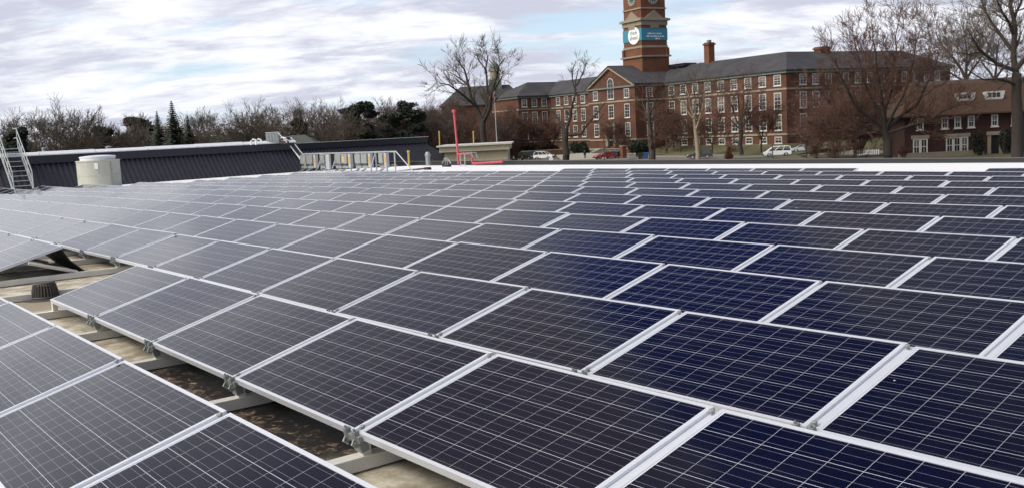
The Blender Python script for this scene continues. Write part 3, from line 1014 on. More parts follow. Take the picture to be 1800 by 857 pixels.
# roofs
m = MB()
e, o2 = EV + .05, .65
def slab(pts):
    m.prism(pts, (0, 0, .22))
slab([(-o2, -o2, e), (7, 7, RZ), (7, 118, RZ), (-o2, 118, e)])
slab([(14 + o2, 14, e), (14 + o2, 118, e), (7, 118, RZ), (7, 7, RZ)])
m.build('main_roof', M['slate'], col)
m = MB()
slab([(-o2, -o2, e), (46.6, -o2, e), (39.5, 7, RZ), (7, 7, RZ)])
slab([(46.6, 14.6, e), (14, 14.6, e), (7, 7.2, RZ), (39.5, 7, RZ)])
slab([(46.6, -o2, e), (46.6, 14.6, e), (39.5, 7, RZ)])
m.build('wing_roof', M['slate'], col)
m = MB()
slab([(-8.6, 36.5, e), (-8.6, 46.4, Z(14.75)), (7.2, 46.4, Z(14.75)), (5, 36.5, e)])
slab([(-8.6, 56.3, e), (5, 56.3, e), (7.2, 46.4, Z(14.75)), (-8.6, 46.4, Z(14.75))])
m.build('pavilion_roof', M['slate'], col)
m = MB()
slab([(-10.05, 86.5, e), (3, 86.5, e), (6.8, 94.6, RZ), (-2.3, 94.6, RZ)])
slab([(-10.05, 102.6, e), (-10.05, 86.5, e), (-2.3, 94.6, RZ)])
slab([(3, 102.6, e), (-10.05, 102.6, e), (-2.3, 94.6, RZ), (6.8, 94.6, RZ)])
m.build('block_roof', M['slate'], col)
# eaves gutter, belt courses
def course(name, z0, z1, pr, mt):
    m = MB()
    m.box(-pr, 0, -pr, 37.2 - .01, z0, z1); m.box(0, 46, -pr, 0, z0, z1)
    m.box(-8.05 - pr, 0, 37.2 - pr, 37.2, z0 + .004, z1 + .004); m.box(-8.05 - pr, -8.05, 37.2, 55.6, z0 + .004, z1 + .004)
    m.box(-pr, 0, 55.6, 87.2 - pr - .01, z0, z1)
    m.box(-9.4 - pr, 0, 87.2 - pr, 87.2, z0 + .004, z1 + .004); m.box(-9.4 - pr, -9.4, 87.2, 102, z0 + .004, z1 + .004)
    m.build(name, mt, col)
course('eaves_cornice', Z(9.82), Z(10.16), .42, M['copper'])
course('upper_belt', Z(6.72), Z(7.08), .12, M['stone'])
course('lower_belt', Z(-1.78), Z(-1.42), .14, M['stone'])
m = MB()
for s in (-1, 1):
    y1_ = 46.4 + s * 9.75
    m.prism([(-8.12, y1_, EV - .1), (-8.12, 46.4, Z(14.62)), (-8.12, 46.4, Z(14.28)), (-8.12, y1_ - s * .7, EV - .1)], (-.45, 0, 0))
m.build('gable_coping', M['stone'], col)

FL = [(Z(7.55), 1.95, 2.05), (Z(3.2), 2.0, 3.05), (Z(-.85), 2.0, 3.0)]
def bay(pos_fn, face, w=1.95, base=True, top=3):
    for i, (z, ww, h) in enumerate(FL[:top]):
        window(col, pos_fn(z), face, w, h)
    if base:
        window(col, pos_fn(Z(-3.35)), face, w, 1.3, 1, 2)
for i in range(9):
    y = 2.3 + i * 4.05
    bay(lambda z, y=y: (-.003, y, z), FW)
for i in range(3):
    bay(lambda z, i=i: (4.2 + i * 3.3, -.003, z), FS, 1.75, base=(i == 0))
for i in range(3, 12):
    window(col, (5.6 + i * 3.3, -.003, FL[0][0]), FS, 1.6, 2.05)
    if i % 2 == 0:
        window(col, (5.6 + i * 3.3, -.003, FL[1][0]), FS, 1.6, 3.05)
for y in (40.2, 52.6):
    bay(lambda z, y=y: (-8.053, y, z), FW, base=False)
window(col, (-8.053, 46.4, Z(7.5)), FW, 2.5, 4.7, 2, 2, True, 'arched_window')
window(col, (-8.053, 46.4, Z(3.2)), FW, 2.1, 3.05)
bay(lambda z: (-4.2, 37.197, z), FS, 1.8)
for i in range(7):
    y = 58.6 + i * 4.0
    bay(lambda z, y=y: (-.003, y, z), FW, base=False)
for i in range(3):
    bay(lambda z, i=i: (-7.6 + i * 3.0, 87.197, z), FS, 1.6, base=False)
m = MB()
m.box(-8.6, -8.05, 44.4, 45.3, Z(-3), Z(1.3)); m.box(-8.6, -8.05, 47.5, 48.4, Z(-3), Z(1.3)); m.box(-8.75, -8.05, 44.1, 48.7, Z(1.3), Z(2.1))
dr_ = m.build('door_surround', M['stone'], col)
m = MB(); m.box(-8.12, -8.05, 45.3, 47.5, Z(-3), Z(1.3)); m.build('door', M['darkroom'], col)
m = MB(); m.box(5.2, 8.6, 36.6, 42.2, RZ - .1, RZ + .55)
m.build('roof_hatch', M['fascia'], col)
def chimney(x, y, sx, sy, h, pot=True):
    m = MB(); m.box(x - sx, x + sx, y - sy, y + sy, RZ - 1.2, RZ + h); m.box(x - sx - .2, x + sx + .2, y - sy - .2, y + sy + .2, RZ + h - .55, RZ + h - .2); o = m.build('chimney', M['brickbright'], col)
    if pot:
        m = MB(); m.box(x - sx * .45, x + sx * .45, y - sy * .45, y + sy * .45, RZ + h, RZ + h + .55); m.build('chimney_pot', M['stone'], o)
chimney(7, 30.2, .8, .8, 4.3)
chimney(16.5, 7, 1.3, .9, 1.1, False)
m = MB(); m.box(5, 6, 68, 69, RZ - 1.5, RZ + 1.0); m.build('roof_vent', M['slate'], col)

# tower
tw = thing('clock_tower', 'square red brick clock tower with teal banner and round dials', 'tower', (0, 0, 0), BROT)
cx_, cy_ = 1.95, 46.4
ca, sa = math.cos(BROT), math.sin(BROT)
tw.location = (Acor[0] + cx_ * ca - cy_ * sa, Acor[1] + cx_ * sa + cy_ * ca, BZ)
def sq(m, h, z0, z1): m.box(-h, h, -h, h, z0, z1)
m = MB(); sq(m, 3.75, Z(8), Z(16.55)); sq(m, 3.5, Z(16.9), Z(24.6)); sq(m, 3.35, Z(25.2), Z(31.4)); sq(m, 3.2, Z(31.9), Z(38))
for sx in (-1, 1):
    for sy in (-1, 1):
        m.box(sx * 3.5 - .35 + (.0), sx * 3.5 + .35, sy * 3.5 - .35, sy * 3.5 + .35, Z(16.91), Z(18.6))
m.build('shaft', M['brickbright'], tw)
m = MB(); sq(m, 4.15, Z(16.55), Z(16.9)); m.build('lower_cornice', M['stone'], tw)
m = MB(); sq(m, 3.62, Z(18.62), Z(19.1)); m.build('belt_course', M['stone'], tw)
m = MB(); sq(m, 3.68, Z(23.6), Z(24.6)); sq(m, 4.15, Z(24.6), Z(25.05)); sq(m, 3.8, Z(25.05), Z(25.2)); m.build('upper_cornice', M['stone'], tw)
m = MB()
for rot_ in range(4):
    c_, s_ = [(1, 0), (0, 1), (-1, 0), (0, -1)][rot_]
    tr = lambda x, y, z: (x * c_ - y * s_, x * s_ + y * c_, z)
    m.prism([tr(-3.36, -2.5, Z(25.2)), tr(-3.36, 2.5, Z(25.2)), tr(-3.36, 0, Z(26.9))], np.array(tr(-.35, 0, 0)) - 0)
    m.prism([tr(-3.68, -1.2, Z(23.62)), tr(-3.68, 1.2, Z(23.62)), tr(-3.68, 1.2, Z(22.9)), tr(-3.68, -1.2, Z(22.9))], np.array(tr(-.06, 0, 0)))
m.build('pediment', M['stone'], tw)
m = MB(); sq(m, 3.55, Z(27.2), Z(27.5)); m.build('dial_course', M['stone'], tw)
m = MB(); sq(m, 3.7, Z(31.4), Z(31.9)); m.build('top_course', M['stone'], tw)
m = MB(); sq(m, 3.6, Z(38), Z(38.6)); m.lathe([(3.0, 0), (2.9, 2.4), (2.2, 4.2), (1.0, 5.4), (.2, 6.5), (.05, 9)], (0, 0, Z(38.6)), 16); m.build('spire', M['copper'], tw)
for face, off in ((FW, (-3.36, 0)), (FS, (0, -3.36)), (math.pi / 2, (3.36, 0)), (math.pi, (0, 3.36))):
    m = MB()
    n = 32
    m.prism([(1.45 * math.cos(2 * math.pi * i / n), 0, 1.45 * math.sin(2 * math.pi * i / n)) for i in range(n)], (0, -.10, 0))
    ck = m.build('clock_dial', M['stone'], tw, loc=(off[0], off[1], Z(29.55)), rot=(0, 0, face))
    m = MB(); m.prism([(1.2 * math.cos(2 * math.pi * i / n), -.1, 1.2 * math.sin(2 * math.pi * i / n)) for i in range(n)], (0, -.03, 0)); m.build('dial_face', M['dial'], ck)
    m = MB()
    for i in range(12):
        a = math.pi * i / 6
        c_, s_ = math.cos(a), math.sin(a)
        q = lambda r, t: (r * c_ - t * s_, -.13, r * s_ + t * c_)
        m.prism([q(.85, -.06), q(1.12, -.06), q(1.12, .06), q(.85, .06)], (0, -.03, 0))
    m.build('hour_marks', M['white'], ck)
    m = MB()
    for a, L, w_ in ((R(20), 1.05, .07), (R(-38), .72, .1)):
        c_, s_ = math.cos(a), math.sin(a)
        q = lambda r, t: (r * c_ - t * s_, -.16, r * s_ + t * c_)
        m.prism([q(-.15, -w_), q(L, -w_ * .5), q(L, w_ * .5), q(-.15, w_)], (0, -.03, 0))
    m.build('hands', M['fascia'], ck)
# banner wrapped round two faces of the tower
bn = thing('banner', 'teal banner with a white disc wrapped round the clock tower corner', 'banner', tw.location[:], BROT)
m = MB()
m.box(-3.62, -3.515, -3.62, 3.6, Z(20.25), Z(22.9)); m.box(-3.515, 3.6, -3.62, -3.515, Z(20.25), Z(22.9))
m.build('cloth', M['teal'], bn)
m = MB(); n = 36
m.prism([(-3.62, -.72 + 2.2 * math.cos(2 * math.pi * i / n), Z(21.5) + 1.95 * math.sin(2 * math.pi * i / n)) for i in range(n)], (-.06, 0, 0))
m.build('disc', M['white'], bn)


def lettering(name, txt, size, mt, parent, loc, rotz, align='CENTER'):
    cu = bpy.data.curves.new('lettering', 'FONT')
    cu.body = txt; cu.size = size; cu.align_x = align; cu.extrude = .01
    tmp = bpy.data.objects.new('tmp', cu)
    C.objects.link(tmp)
    dg = bpy.context.evaluated_depsgraph_get()
    me = bpy.data.meshes.new_from_object(tmp.evaluated_get(dg))
    bpy.data.objects.remove(tmp)
    me.materials.clear(); me.materials.append(mt)
    return link(name, me, parent, loc, (math.pi / 2, 0, rotz))


lettering('lettering', 'think', 1.3, M['ink'], bn, (-3.70, -.72, Z(21.7)), FW)
lettering('lettering', 'ahead', 1.3, M['ink'], bn, (-3.70, -.72, Z(20.6)), FW)
# two runs of small white words on the other face, too small in the photograph to read
m = MB()
rg = random.Random(3)
for z, a, b in ((Z(21.55), -1.9, 1.9), (Z(20.95), -2.2, 2.6), (Z(20.45), .2, 1.4)):
    x = a
    while x < b:
        w_ = rg.uniform(.10, .19)
        m.box(x, x + w_, -3.65, -3.62, z, z + rg.uniform(.24, .34))
        x += w_ + (.07 if rg.random() < .8 else .25)
m.build('lettering', M['white'], bn)

# grass bank in front of the college
m = MB()
loc2w = lambda x, y, z: np.array([Acor[0] + x * ca - y * sa, Acor[1] + x * sa + y * ca, z])
for (ya, yb) in ((-14, 0), (0, 20), (20, 37)):
    for (xa, za), (xb, zb_) in (((-12, GZ + .01), (-5, GZ + .75)), ((-5, GZ + .75), (0.2, BZ + .12))):
        m.quad(loc2w(xa, ya, za), loc2w(xb, ya, zb_), loc2w(xb, yb, zb_), loc2w(xa, yb, za))
for (ya, yb) in ((60, 87), (87, 110)):
    m.quad(loc2w(-22, ya, GZ + .01), loc2w(-10, ya, GZ + 1.1), loc2w(-10, yb, GZ + 1.1), loc2w(-22, yb, GZ + .01))
    m.quad(loc2w(-10, ya, GZ + 1.1), loc2w(-0, ya, BZ + .2), loc2w(-0, yb, BZ + .2), loc2w(-10, yb, GZ + 1.1))
m.quad(loc2w(-12, -14, GZ + .01), loc2w(40, -14, GZ + .01), loc2w(40, .2, BZ + .12), loc2w(0, .2, BZ + .12))
m.quad(loc2w(-22, 40, GZ + .006), loc2w(-8, 40, BZ + .1), loc2w(-8, 60, BZ + .1), loc2w(-22, 60, GZ + .006))
tag(m.build('grass_bank', M['lawn'], smooth=True), kind='structure')

# low brick walls by the entrance drive
for (l0, d0, l1, d1, h, lab) in ((3.2, 221, 14.2, 222, 1.7, 'long low brick retaining wall behind the white and black cars'), (21.6, 212, 28.0, 206, 1.5, 'short brick wall behind the red car beside the drive')):
    a, b = vd(l0, d0, GZ), vd(l1, d1, GZ)
    o = thing('retaining_wall', lab, 'wall', a, math.atan2(b[1] - a[1], b[0] - a[0]))
    L = np.linalg.norm((b - a)[:2])
    m = MB(); m.box(0, L, 0, .4, 0, h); m.build('brickwork', M['brick'], o)
    m = MB(); m.box(-.05, L + .05, -.06, .46, h, h + .12); m.build('coping', M['stone'], o)
a = at(1096, 277, 196); a[2] = GZ
o = thing('gate_pillar', 'orange brick gate pillar between the black car and the dark hedge', 'pillar', a, BROT)
m = MB(); m.box(-.45, .45, -.45, .45, 0, 2.3); m.build('shaft', M['brickbright'], o)
m = MB(); m.box(-.55, .55, -.55, .55, 2.3, 2.5); m.build('cap', M['stone'], o)
a = vd(17.5, 217, GZ + .75)
o = thing('entrance_steps', 'pale stone steps climbing from the drive to the college entrance', 'steps', a, BROT)
for i in range(5):
    m = MB(); m.box(i * .5, 4, -2.2, 2.2, i * .17, i * .17 + .17); m.build('step', M['concrete'], o)

# ------------------------------------------------------------------ rear building with cupola at the far left
p = vd(-6.5, 286, GZ)
rb = thing('rear_building', 'distant brick building with slate hip roof and green domed cupola', 'building', p, VIEWROT)
m = MB(); m.box(-12, 13, 0, 14, 0, 14.2); m.build('wall', M['brick'], rb)
m = MB()
e = 14.2
m.prism([(-12.6, -.6, e), (13.6, -.6, e), (8, 7, e + 5.6), (-6.5, 7, e + 5.6)], (0, 0, .25))
m.prism([(-12.6, -.6, e), (-6.5, 7, e + 5.6), (-12.6, 14.6, e)], (0, 0, .25)); m.prism([(13.6, -.6, e), (13.6, 14.6, e), (8, 7, e + 5.6)], (0, 0, .25))
m.prism([(-12.6, 14.6, e), (-6.5, 7, e + 5.6), (8, 7, e + 5.6), (13.6, 14.6, e)], (0, 0, .25))
m.build('roof', M['slate'], rb)
m = MB(); cz = e + 4.9
m.box(2.0, 5.8, 5.1, 8.9, cz - .6, cz + 2.6); cu_ = m.build('cupola_base', M['copper'], rb)
m = MB(); m.lathe([(1.45, 0), (1.45, 2.4), (1.8, 2.45), (1.8, 2.75)], (3.9, 7, cz + 2.6), 8); m.build('lantern', M['stone'], cu_)
m = MB(); m.lathe([(1.6, 0), (1.55, .8), (1.2, 1.7), (.5, 2.4), (.12, 2.7), (.06, 4.3)], (3.9, 7, cz + 5.3), 12); m.build('dome', M['copper'], cu_)
for i in range(5):
    window(rb, (-9.5 + i * 4.8, -.003, 9.2), 0, 1.6, 2.6); window(rb, (-9.5 + i * 4.8, -.003, 4.6), 0, 1.6, 2.8)

# ------------------------------------------------------------------ brown-roofed house at the right edge
p = at(1590, 270, 138); p[2] = GZ - .2
ho = thing('brown_roof_house', 'dark brick house with tall brown tiled roof and two white dormers', 'house', p, VIEWROT + R(-3))
w_, e = 24.0, 6.15
sc_ = 138 / F
m = MB(); m.box(0, w_, 0, 9, 0, e); m.build('wall', M['brickdark'], ho)
m = MB()
m.prism([(-.9, -.9, e - .35), (w_ + 1, -.9, e - .35), (w_ - 1, 3.4, e + 3.9), (2.2, 3.4, e + 3.9)], (0, 0, .2))
m.prism([(2.2, 3.4, e + 3.9), (w_ - 1, 3.4, e + 3.9), (w_ - 1, 6, e + 4.5), (2.6, 6, e + 4.5)], (0, 0, .2))
m.prism([(-.9, -.9, e - .35), (2.2, 3.4, e + 3.9), (2.6, 6, e + 4.5), (-.9, 10, e - .35)], (0, 0, .2))
m.prism([(-.9, 10, e - .35), (2.6, 6, e + 4.5), (w_ - 1, 6, e + 4.5), (w_ + 1, 10, e - .35)], (0, 0, .2))
m.build('roof', M['tile'], ho)
hx = lambda px: (px - 1590) * sc_ * 1.0
for px in (1700, 1750):
    x = hx(px) - .3
    m = MB(); zz = e + 1.55
    m.prism([(x - 1.05, .75, zz), (x - 1.05, 1.5, zz + 1.15), (x - 1.05, 2.3, zz + 1.15), (x - 1.05, 2.0, zz)], (2.3, 0, 0))
    m.prism([(x - 1.1, .70, zz + .1), (x + 1.3, .70, zz + .1), (x + 1.55, .70, zz + 1.2), (x - 1.1, .70, zz + 1.2)], (0, .1, 0))
    dm = m.build('dormer', M['offwhite'], ho)
    m = MB()
    for i in range(3): m.box(x - .78 + i * .58, x - .30 + i * .58, .68, .70, zz + .35, zz + .98)
    m.build('pane', M['glassdark'], dm)
for px in (1617, 1659, 1681, 1704, 1744, 1778, 1806, 1840):
    window(ho, (hx(px), -.003, 4.0), 0, .92, 1.65, 1, 2)
for px, n in ((1617, 2), (1680, 3), (1830, 2)):
    x = hx(px)
    m = MB(); m.box(x - n * .55 - .15, x + n * .55 + .15, -.14, 0, 2.75, 3.25); m.build('lintel', M['stone'], ho)
    for i in range(n):
        window(ho, (x + (i - (n - 1) / 2) * 1.02, -.003, .55), 0, 1.0, 2.2, 1, 2)
x = hx(1744)
m = MB(); m.box(x - .95, x - .6, -.35, 0, 0, 2.8); m.box(x + .6, x + .95, -.35, 0, 0, 2.8); m.box(x - 1.1, x + 1.1, -.45, 0, 2.8, 3.3); m.build('porch', M['stone'], ho)
m = MB(); m.box(x - .6, x + .6, -.05, 0, 0, 2.8); m.build('door', M['darkroom'], ho)
m = MB(); m.box(-1.5, hx(1715), -2.2, -1.8, 0, .9); m.build('garden_wall', M['stone'], ho)
# ------------------------------------------------------------------ trees
def rot_about(v, axis, ang):
    axis = axis / (np.linalg.norm(axis) + 1e-9)
    return v * math.cos(ang) + np.cross(axis, v) * math.sin(ang) + axis * (axis @ v) * (1 - math.cos(ang))


def grow(rg, p, d, L, r, lev, maxlev, out, spread=.62, lift=.10, kids=4, nseg=3, shrink=.68, rmin=.012):
    """branch of nseg pieces from p along d; children along its length"""
    d = d / np.linalg.norm(d)
    nodes = [(p, d, r)]
    for i in range(nseg):
        j = np.array([rg.gauss(0, 1), rg.gauss(0, 1), rg.gauss(0, 1)]) * .13
        d = d + j * 1.25 + np.array([0, 0, lift]); d /= np.linalg.norm(d)
        p2 = p + d * L / nseg
        r2 = max(rmin * .8, r * (1 - .5 * (i + 1) / nseg))
        out.append((p, p2, max(rmin, r * (1 - .5 * i / nseg)), r2, lev))
        p = p2
        nodes.append((p, d, r2))
    if lev >= maxlev:
        return
    n = kids if lev < maxlev - 1 else kids + 2
    for i in range(n):
        t = rg.uniform(.30, 1.0) if i else 1.0
        k = min(nseg, max(1, int(round(t * nseg))))
        q, dd, rr = nodes[k]
        ax = np.cross(dd, np.array([rg.gauss(0, 1), rg.gauss(0, 1), rg.gauss(0, 1)]))
        nd = rot_about(dd, ax, spread * rg.uniform(.55, 1.35) * (.5 if i == 0 else 1))
        grow(rg, q, nd, L * shrink * rg.uniform(.75, 1.15), max(rmin, rr * (.85 if i == 0 else .62)), lev + 1, maxlev, out, spread, lift, kids, nseg if lev < 2 else 2, shrink, rmin)


def seg_mesh(name, segs, mt, sides):
    n = len(segs)
    A = np.array([s[0] for s in segs]); B = np.array([s[1] for s in segs])
    ra = np.array([s[2] for s in segs]); rb_ = np.array([s[3] for s in segs])
    D = B - A; D /= np.linalg.norm(D, axis=1, keepdims=True) + 1e-9
    H = np.where(np.abs(D[:, 2:3]) > .7, np.array([[1., 0, 0]]), np.array([[0, 0, 1.]]))
    P = np.cross(D, H); P /= np.linalg.norm(P, axis=1, keepdims=True)
    Q = np.cross(D, P)
    V = np.zeros((n, 2, sides, 3))
    for k in range(sides):
        t = 2 * math.pi * k / sides
        o = P * math.cos(t) + Q * math.sin(t)
        V[:, 0, k] = A + o * ra[:, None] - D * ra[:, None] * .4
        V[:, 1, k] = B + o * rb_[:, None]
    V = V.reshape(-1, 3)
    base = (np.arange(n) * 2 * sides)[:, None]
    fs = []
    for k in range(sides):
        k2 = (k + 1) % sides
        fs.append(np.concatenate([base + k, base + k2, base + sides + k2, base + sides + k], 1))
    Fa = np.stack(fs, 1).reshape(-1, 4)
    me = bpy.data.meshes.new(name)
    me.vertices.add(len(V)); me.vertices.foreach_set('co', V.ravel())
    me.loops.add(Fa.size); me.loops.foreach_set('vertex_index', Fa.ravel().astype(np.int32))
    me.polygons.add(len(Fa)); me.polygons.foreach_set('loop_start', np.arange(0, Fa.size, 4, dtype=np.int32))
    me.materials.append(mt)
    me.update(calc_edges=True)
    return me


def tree_meshes(segs, bark, twig, split=2):
    big = [s for s in segs if s[4] < split]
    small = [s for s in segs if s[4] >= split]
    return seg_mesh('trunk', big, bark, 7), seg_mesh('crown', small, twig, 3)


def bare_variant(seed, h, style, bark, twig, rmin=.02):
    rg = random.Random(seed)
    out = []
    th = h * (.22 if style == 'vase' else .3)
    r0 = h * .018
    if style == 'dense':
        p = np.array([0., 0, 0])
        out.append((p, p + [0, 0, h * .12], r0, r0 * .8, 0))
        for i in range(11):
            a = i * 2.4; e = rg.uniform(.2, 1.1)
            grow(rg, np.array([0, 0, h * rg.uniform(.06, .13)]), np.array([math.cos(a) * e, math.sin(a) * e, 1.]), h * .36, r0 * .4, 1, 5, out, .55, .07, 4, 3, .70, rmin)
    elif style == 'bush':
        for i in range(9):
            a = rg.uniform(0, 6.28)
            grow(rg, np.array([math.cos(a) * .5, math.sin(a) * .5, 0]) * rg.uniform(0, h * .12), np.array([math.cos(a) * .45, math.sin(a) * .45, 1.0]), h * .42, .05, 1, 4, out, .5, .07, 4, 3, .66, rmin)
    else:
        p = np.array([0., 0, 0]); d = np.array([rg.gauss(0, .04), rg.gauss(0, .04), 1.])
        out.append((p, p + d * th, r0, r0 * .8, 0)); p = p + d * th
        n = 6 if style == 'vase' else 5
        for i in range(n):
            a = i * 6.28 / n + rg.uniform(-.4, .4)
            e = rg.uniform(.35, .85) if style == 'vase' else rg.uniform(.5, 1.2)
            if i == 0: e = .1
            grow(rg, p - np.array([0, 0, th * rg.uniform(0, .3)]), np.array([math.cos(a) * e, math.sin(a) * e, 1.]), h * .34, r0 * .5, 1, 5, out, .6, .05, 4, 3, .70, rmin)
        if style != 'vase':
            grow(rg, p, d, h * .36, r0 * .7, 1, 5, out, .55, .08, 4, 3, .68, rmin)
    # normalise the height so that the tree ends where it should
    zmax = max(s[1][2] for s in out)
    k = h / zmax
    out = [(a * k, b * k, ra, rb_, l) for a, b, ra, rb_, l in out]
    return tree_meshes(out, bark, twig)


def put_tree(name, meshes, pos, rz, sc, label, cat='tree', group=None):
    o = thing(name, label, cat, pos, rz, group)
    o.scale = (sc, sc, sc)
    for n_, me in zip(('trunk', 'crown'), meshes):
        link(n_, me, o)
    return o


def leaf_crown(rg, blobs, nleaf, size, mt, shell=.55):
    """many small leaf faces through a set of ellipsoids (cx,cy,cz,rx,ry,rz)"""
    vs, fs = [], []
    wts = [b[3] * b[4] * b[5] for b in blobs]
    for i in range(nleaf):
        b = rg.choices(blobs, wts)[0]
        v = np.array([rg.gauss(0, 1), rg.gauss(0, 1), rg.gauss(0, 1)]); v /= np.linalg.norm(v)
        v = v * (rg.random() ** .5 * (1 - shell) + shell * rg.uniform(.8, 1.1))
        c = np.array(b[:3]) + v * np.array(b[3:6])
        a = np.array([rg.gauss(0, 1), rg.gauss(0, 1), rg.gauss(0, .6)]); a /= np.linalg.norm(a)
        t = np.cross(a, [rg.gauss(0, 1), rg.gauss(0, 1), rg.gauss(0, 1)]); t /= np.linalg.norm(t) + 1e-9
        s = size * rg.uniform(.5, 1.4)
        o = len(vs)
        vs += [c - a * s, c + t * s * .5, c + a * s, c - t * s * .5]
        fs.append((o, o + 1, o + 2, o + 3))
    me = bpy.data.meshes.new('crown')
    me.from_pydata([tuple(map(float, v)) for v in vs], [], fs)
    me.materials.append(mt)
    return me


def conifer_mesh(rg, h, r, kind):
    if kind == 'spire':
        vs, fs = [], []
        n = 40
        for i in range(n):
            z = h * (.12 + .88 * i / n)
            rr = r * (1 - i / n) ** 1.05 + .08
            for k in range(12):
                a = k * 6.28 / 12 + i * .7 + rg.uniform(-.25, .25)
                L = rr * rg.uniform(.65, 1.2)
                for q in range(4):
                    t0, t1 = q / 4, (q + 1) / 4
                    w = min(.50 * h / 12, L * .42) * (1 - t0 * .6)
                    dx, dy = math.cos(a), math.sin(a)
                    z0, z1 = z - L * .28 * t0 + rg.uniform(-.1, .1), z - L * .28 * t1
                    o = len(vs)
                    vs += [(dx * L * t0 - dy * w, dy * L * t0 + dx * w, z0 - .1), (dx * L * t0 + dy * w, dy * L * t0 - dx * w, z0 + .1), (dx * L * t1, dy * L * t1, z1)]
                    fs.append((o, o + 1, o + 2))
        me = bpy.data.meshes.new('crown'); me.from_pydata(vs, [], fs); me.materials.append(M['needle'])
        return me
    blobs = []
    for i in range(24):
        a = rg.uniform(0, 6.28); zz = rg.uniform(.32, .95); q = rg.uniform(.2, 1.0) * (1.15 - zz * .75)
        blobs.append((math.cos(a) * r * q, math.sin(a) * r * q, h * zz, r * rg.uniform(.2, .4), r * rg.uniform(.2, .4), h * rg.uniform(.03, .07)))
    return leaf_crown(rg, blobs, 6000, h * .022, M['needle'], .25)


def trunk_mesh(h, r, mt):
    m = MB(); m.tube([(0, 0, 0), (.03 * h * .1, 0, h * .5), (0, .02 * h * .1, h)], [r, r * .7, r * .25], 8)
    return m.mesh('trunk', mt)


VAR = {
    'oak': [bare_variant(s, 15, 'oak', M['bark'], M['twiggrey'], .022) for s in (11, 12, 13)],
    'vase': [bare_variant(s, 14, 'vase', M['bark'], M['twig'], .022) for s in (21, 22, 23)],
    'red': [bare_variant(s, 10, 'vase', M['bark'], M['twigred'], .026) for s in (31, 32)],
    'dense': [bare_variant(s, 10, 'dense', M['bark'], M['twigred'], .024) for s in (51, 52)],
    'bush': [bare_variant(s, 5, 'bush', M['twigred'], M['twigred'], .022) for s in (41, 42)],
}

# wooded ground beyond the wings: one thicket nobody could count
rgw = random.Random(5)
def thicket(name, n, l0, l1, d0, d1, zt, mt, cols):
    out = []
    for i in range(n):
        l = rgw.uniform(l0, l1); dd = rgw.uniform(d0, d1)
        lump = .55 + .45 * math.sin(l * .21 + 1.3) * math.sin(l * .083 + dd * .05) + .2 * math.sin(l * .9)
        top = zt * max(.35, min(1.15, .55 + .5 * lump))
        p = vd(l, dd, GZ + rgw.uniform(0, top * .75))
        d = np.array([rgw.gauss(0, .35), rgw.gauss(0, .35), 1.0]); d /= np.linalg.norm(d)
        L = rgw.uniform(.8, 2.4)
        r = rgw.uniform(.03, .075)
        out.append((p, p + d * L, r, r * .4, 3))
        for k in range(2):
            d2 = d + np.array([rgw.gauss(0, .6), rgw.gauss(0, .6), .1]); q = p + d * L * rgw.uniform(.3, .9)
            out.append((q, q + d2 * L * .6, r * .6, r * .3, 3))
    o = link(name, seg_mesh(name, out, mt, 3))
    return o
tag(thicket('distant_thicket', 26000, -185, -2, 196, 250, 11.6, M['twigred'], None), 'brown mass of bare brush filling the background behind the dark wings', 'brush', kind='stuff')
tag(thicket('distant_undergrowth', 9000, -185, -30, 165, 196, 8.0, M['twig'], None), 'grey brown undergrowth below the bare trees behind the dark wings', 'brush', kind='stuff')
tag(thicket('brush_by_college', 13000, -30, 2.5, 226, 262, 15.5, M['twigred'], None), 'reddish brown brush in front of the rear brick building', 'brush', kind='stuff')

# tree line, left to right: (photo column, photo row of the top, distance, kind, variant)
LINE = [(-8, 190, 150, 'oak', 0), (42, 205, 175, 'vase', 0), (72, 182, 165, 'oak', 1), (112, 168, 150, 'oak', 2), (150, 182, 170, 'vase', 1), (172, 205, 180, 'red', 0),
        (205, 212, 185, 'vase', 2), (232, 196, 180, 'oak', 0), (262, 196, 190, 'red', 1), (292, 205, 200, 'red', 0), (338, 196, 190, 'vase', 0), (362, 188, 185, 'oak', 1), (392, 202, 200, 'vase', 1),
        (418, 172, 170, 'oak', 2), (446, 166, 165, 'vase', 2), (470, 182, 185, 'oak', 0), (498, 196, 200, 'vase', 0), (528, 176, 180, 'oak', 1), (556, 166, 170, 'vase', 1), (580, 164, 180, 'oak', 2), (604, 172, 190, 'vase', 2),
        (632, 178, 200, 'oak', 0), (664, 172, 195, 'vase', 0), (690, 178, 205, 'oak', 1), (716, 182, 200, 'red', 0), (742, 170, 195, 'oak', 2), (768, 180, 200, 'vase', 1), (795, 186, 205, 'red', 1),
        (905, 190, 232, 'red', 0), (930, 196, 236, 'red', 1), (965, 205, 236, 'red', 0), (815, 200, 222, 'red', 1), (872, 192, 226, 'vase', 2)]
HT = {'oak': 15, 'vase': 14, 'red': 10}
rgt = random.Random(77)
KIND = {'oak': 'grey wide crowned bare tree', 'vase': 'brown upright bare tree', 'red': 'reddish bare tree'}
seen_lab = {}
def where(px):
    for lim, txt in ((30, 'behind the steel stair'), (130, 'between the stair and the drum'), (215, 'behind the drum'), (290, 'just right of the drum'), (400, 'right of the pointed spruce'), (480, 'left of the small rooftop unit'), (545, 'behind the rooftop unit and cable tray'), (625, 'behind the left grey cabinets'), (700, 'behind the right grey cabinets'), (785, 'left of the red pipe'), (842, 'right of the red pipe'), (900, 'beside the rear brick building'), (1000, 'at the left end of the college')):
        if px < lim:
            return txt
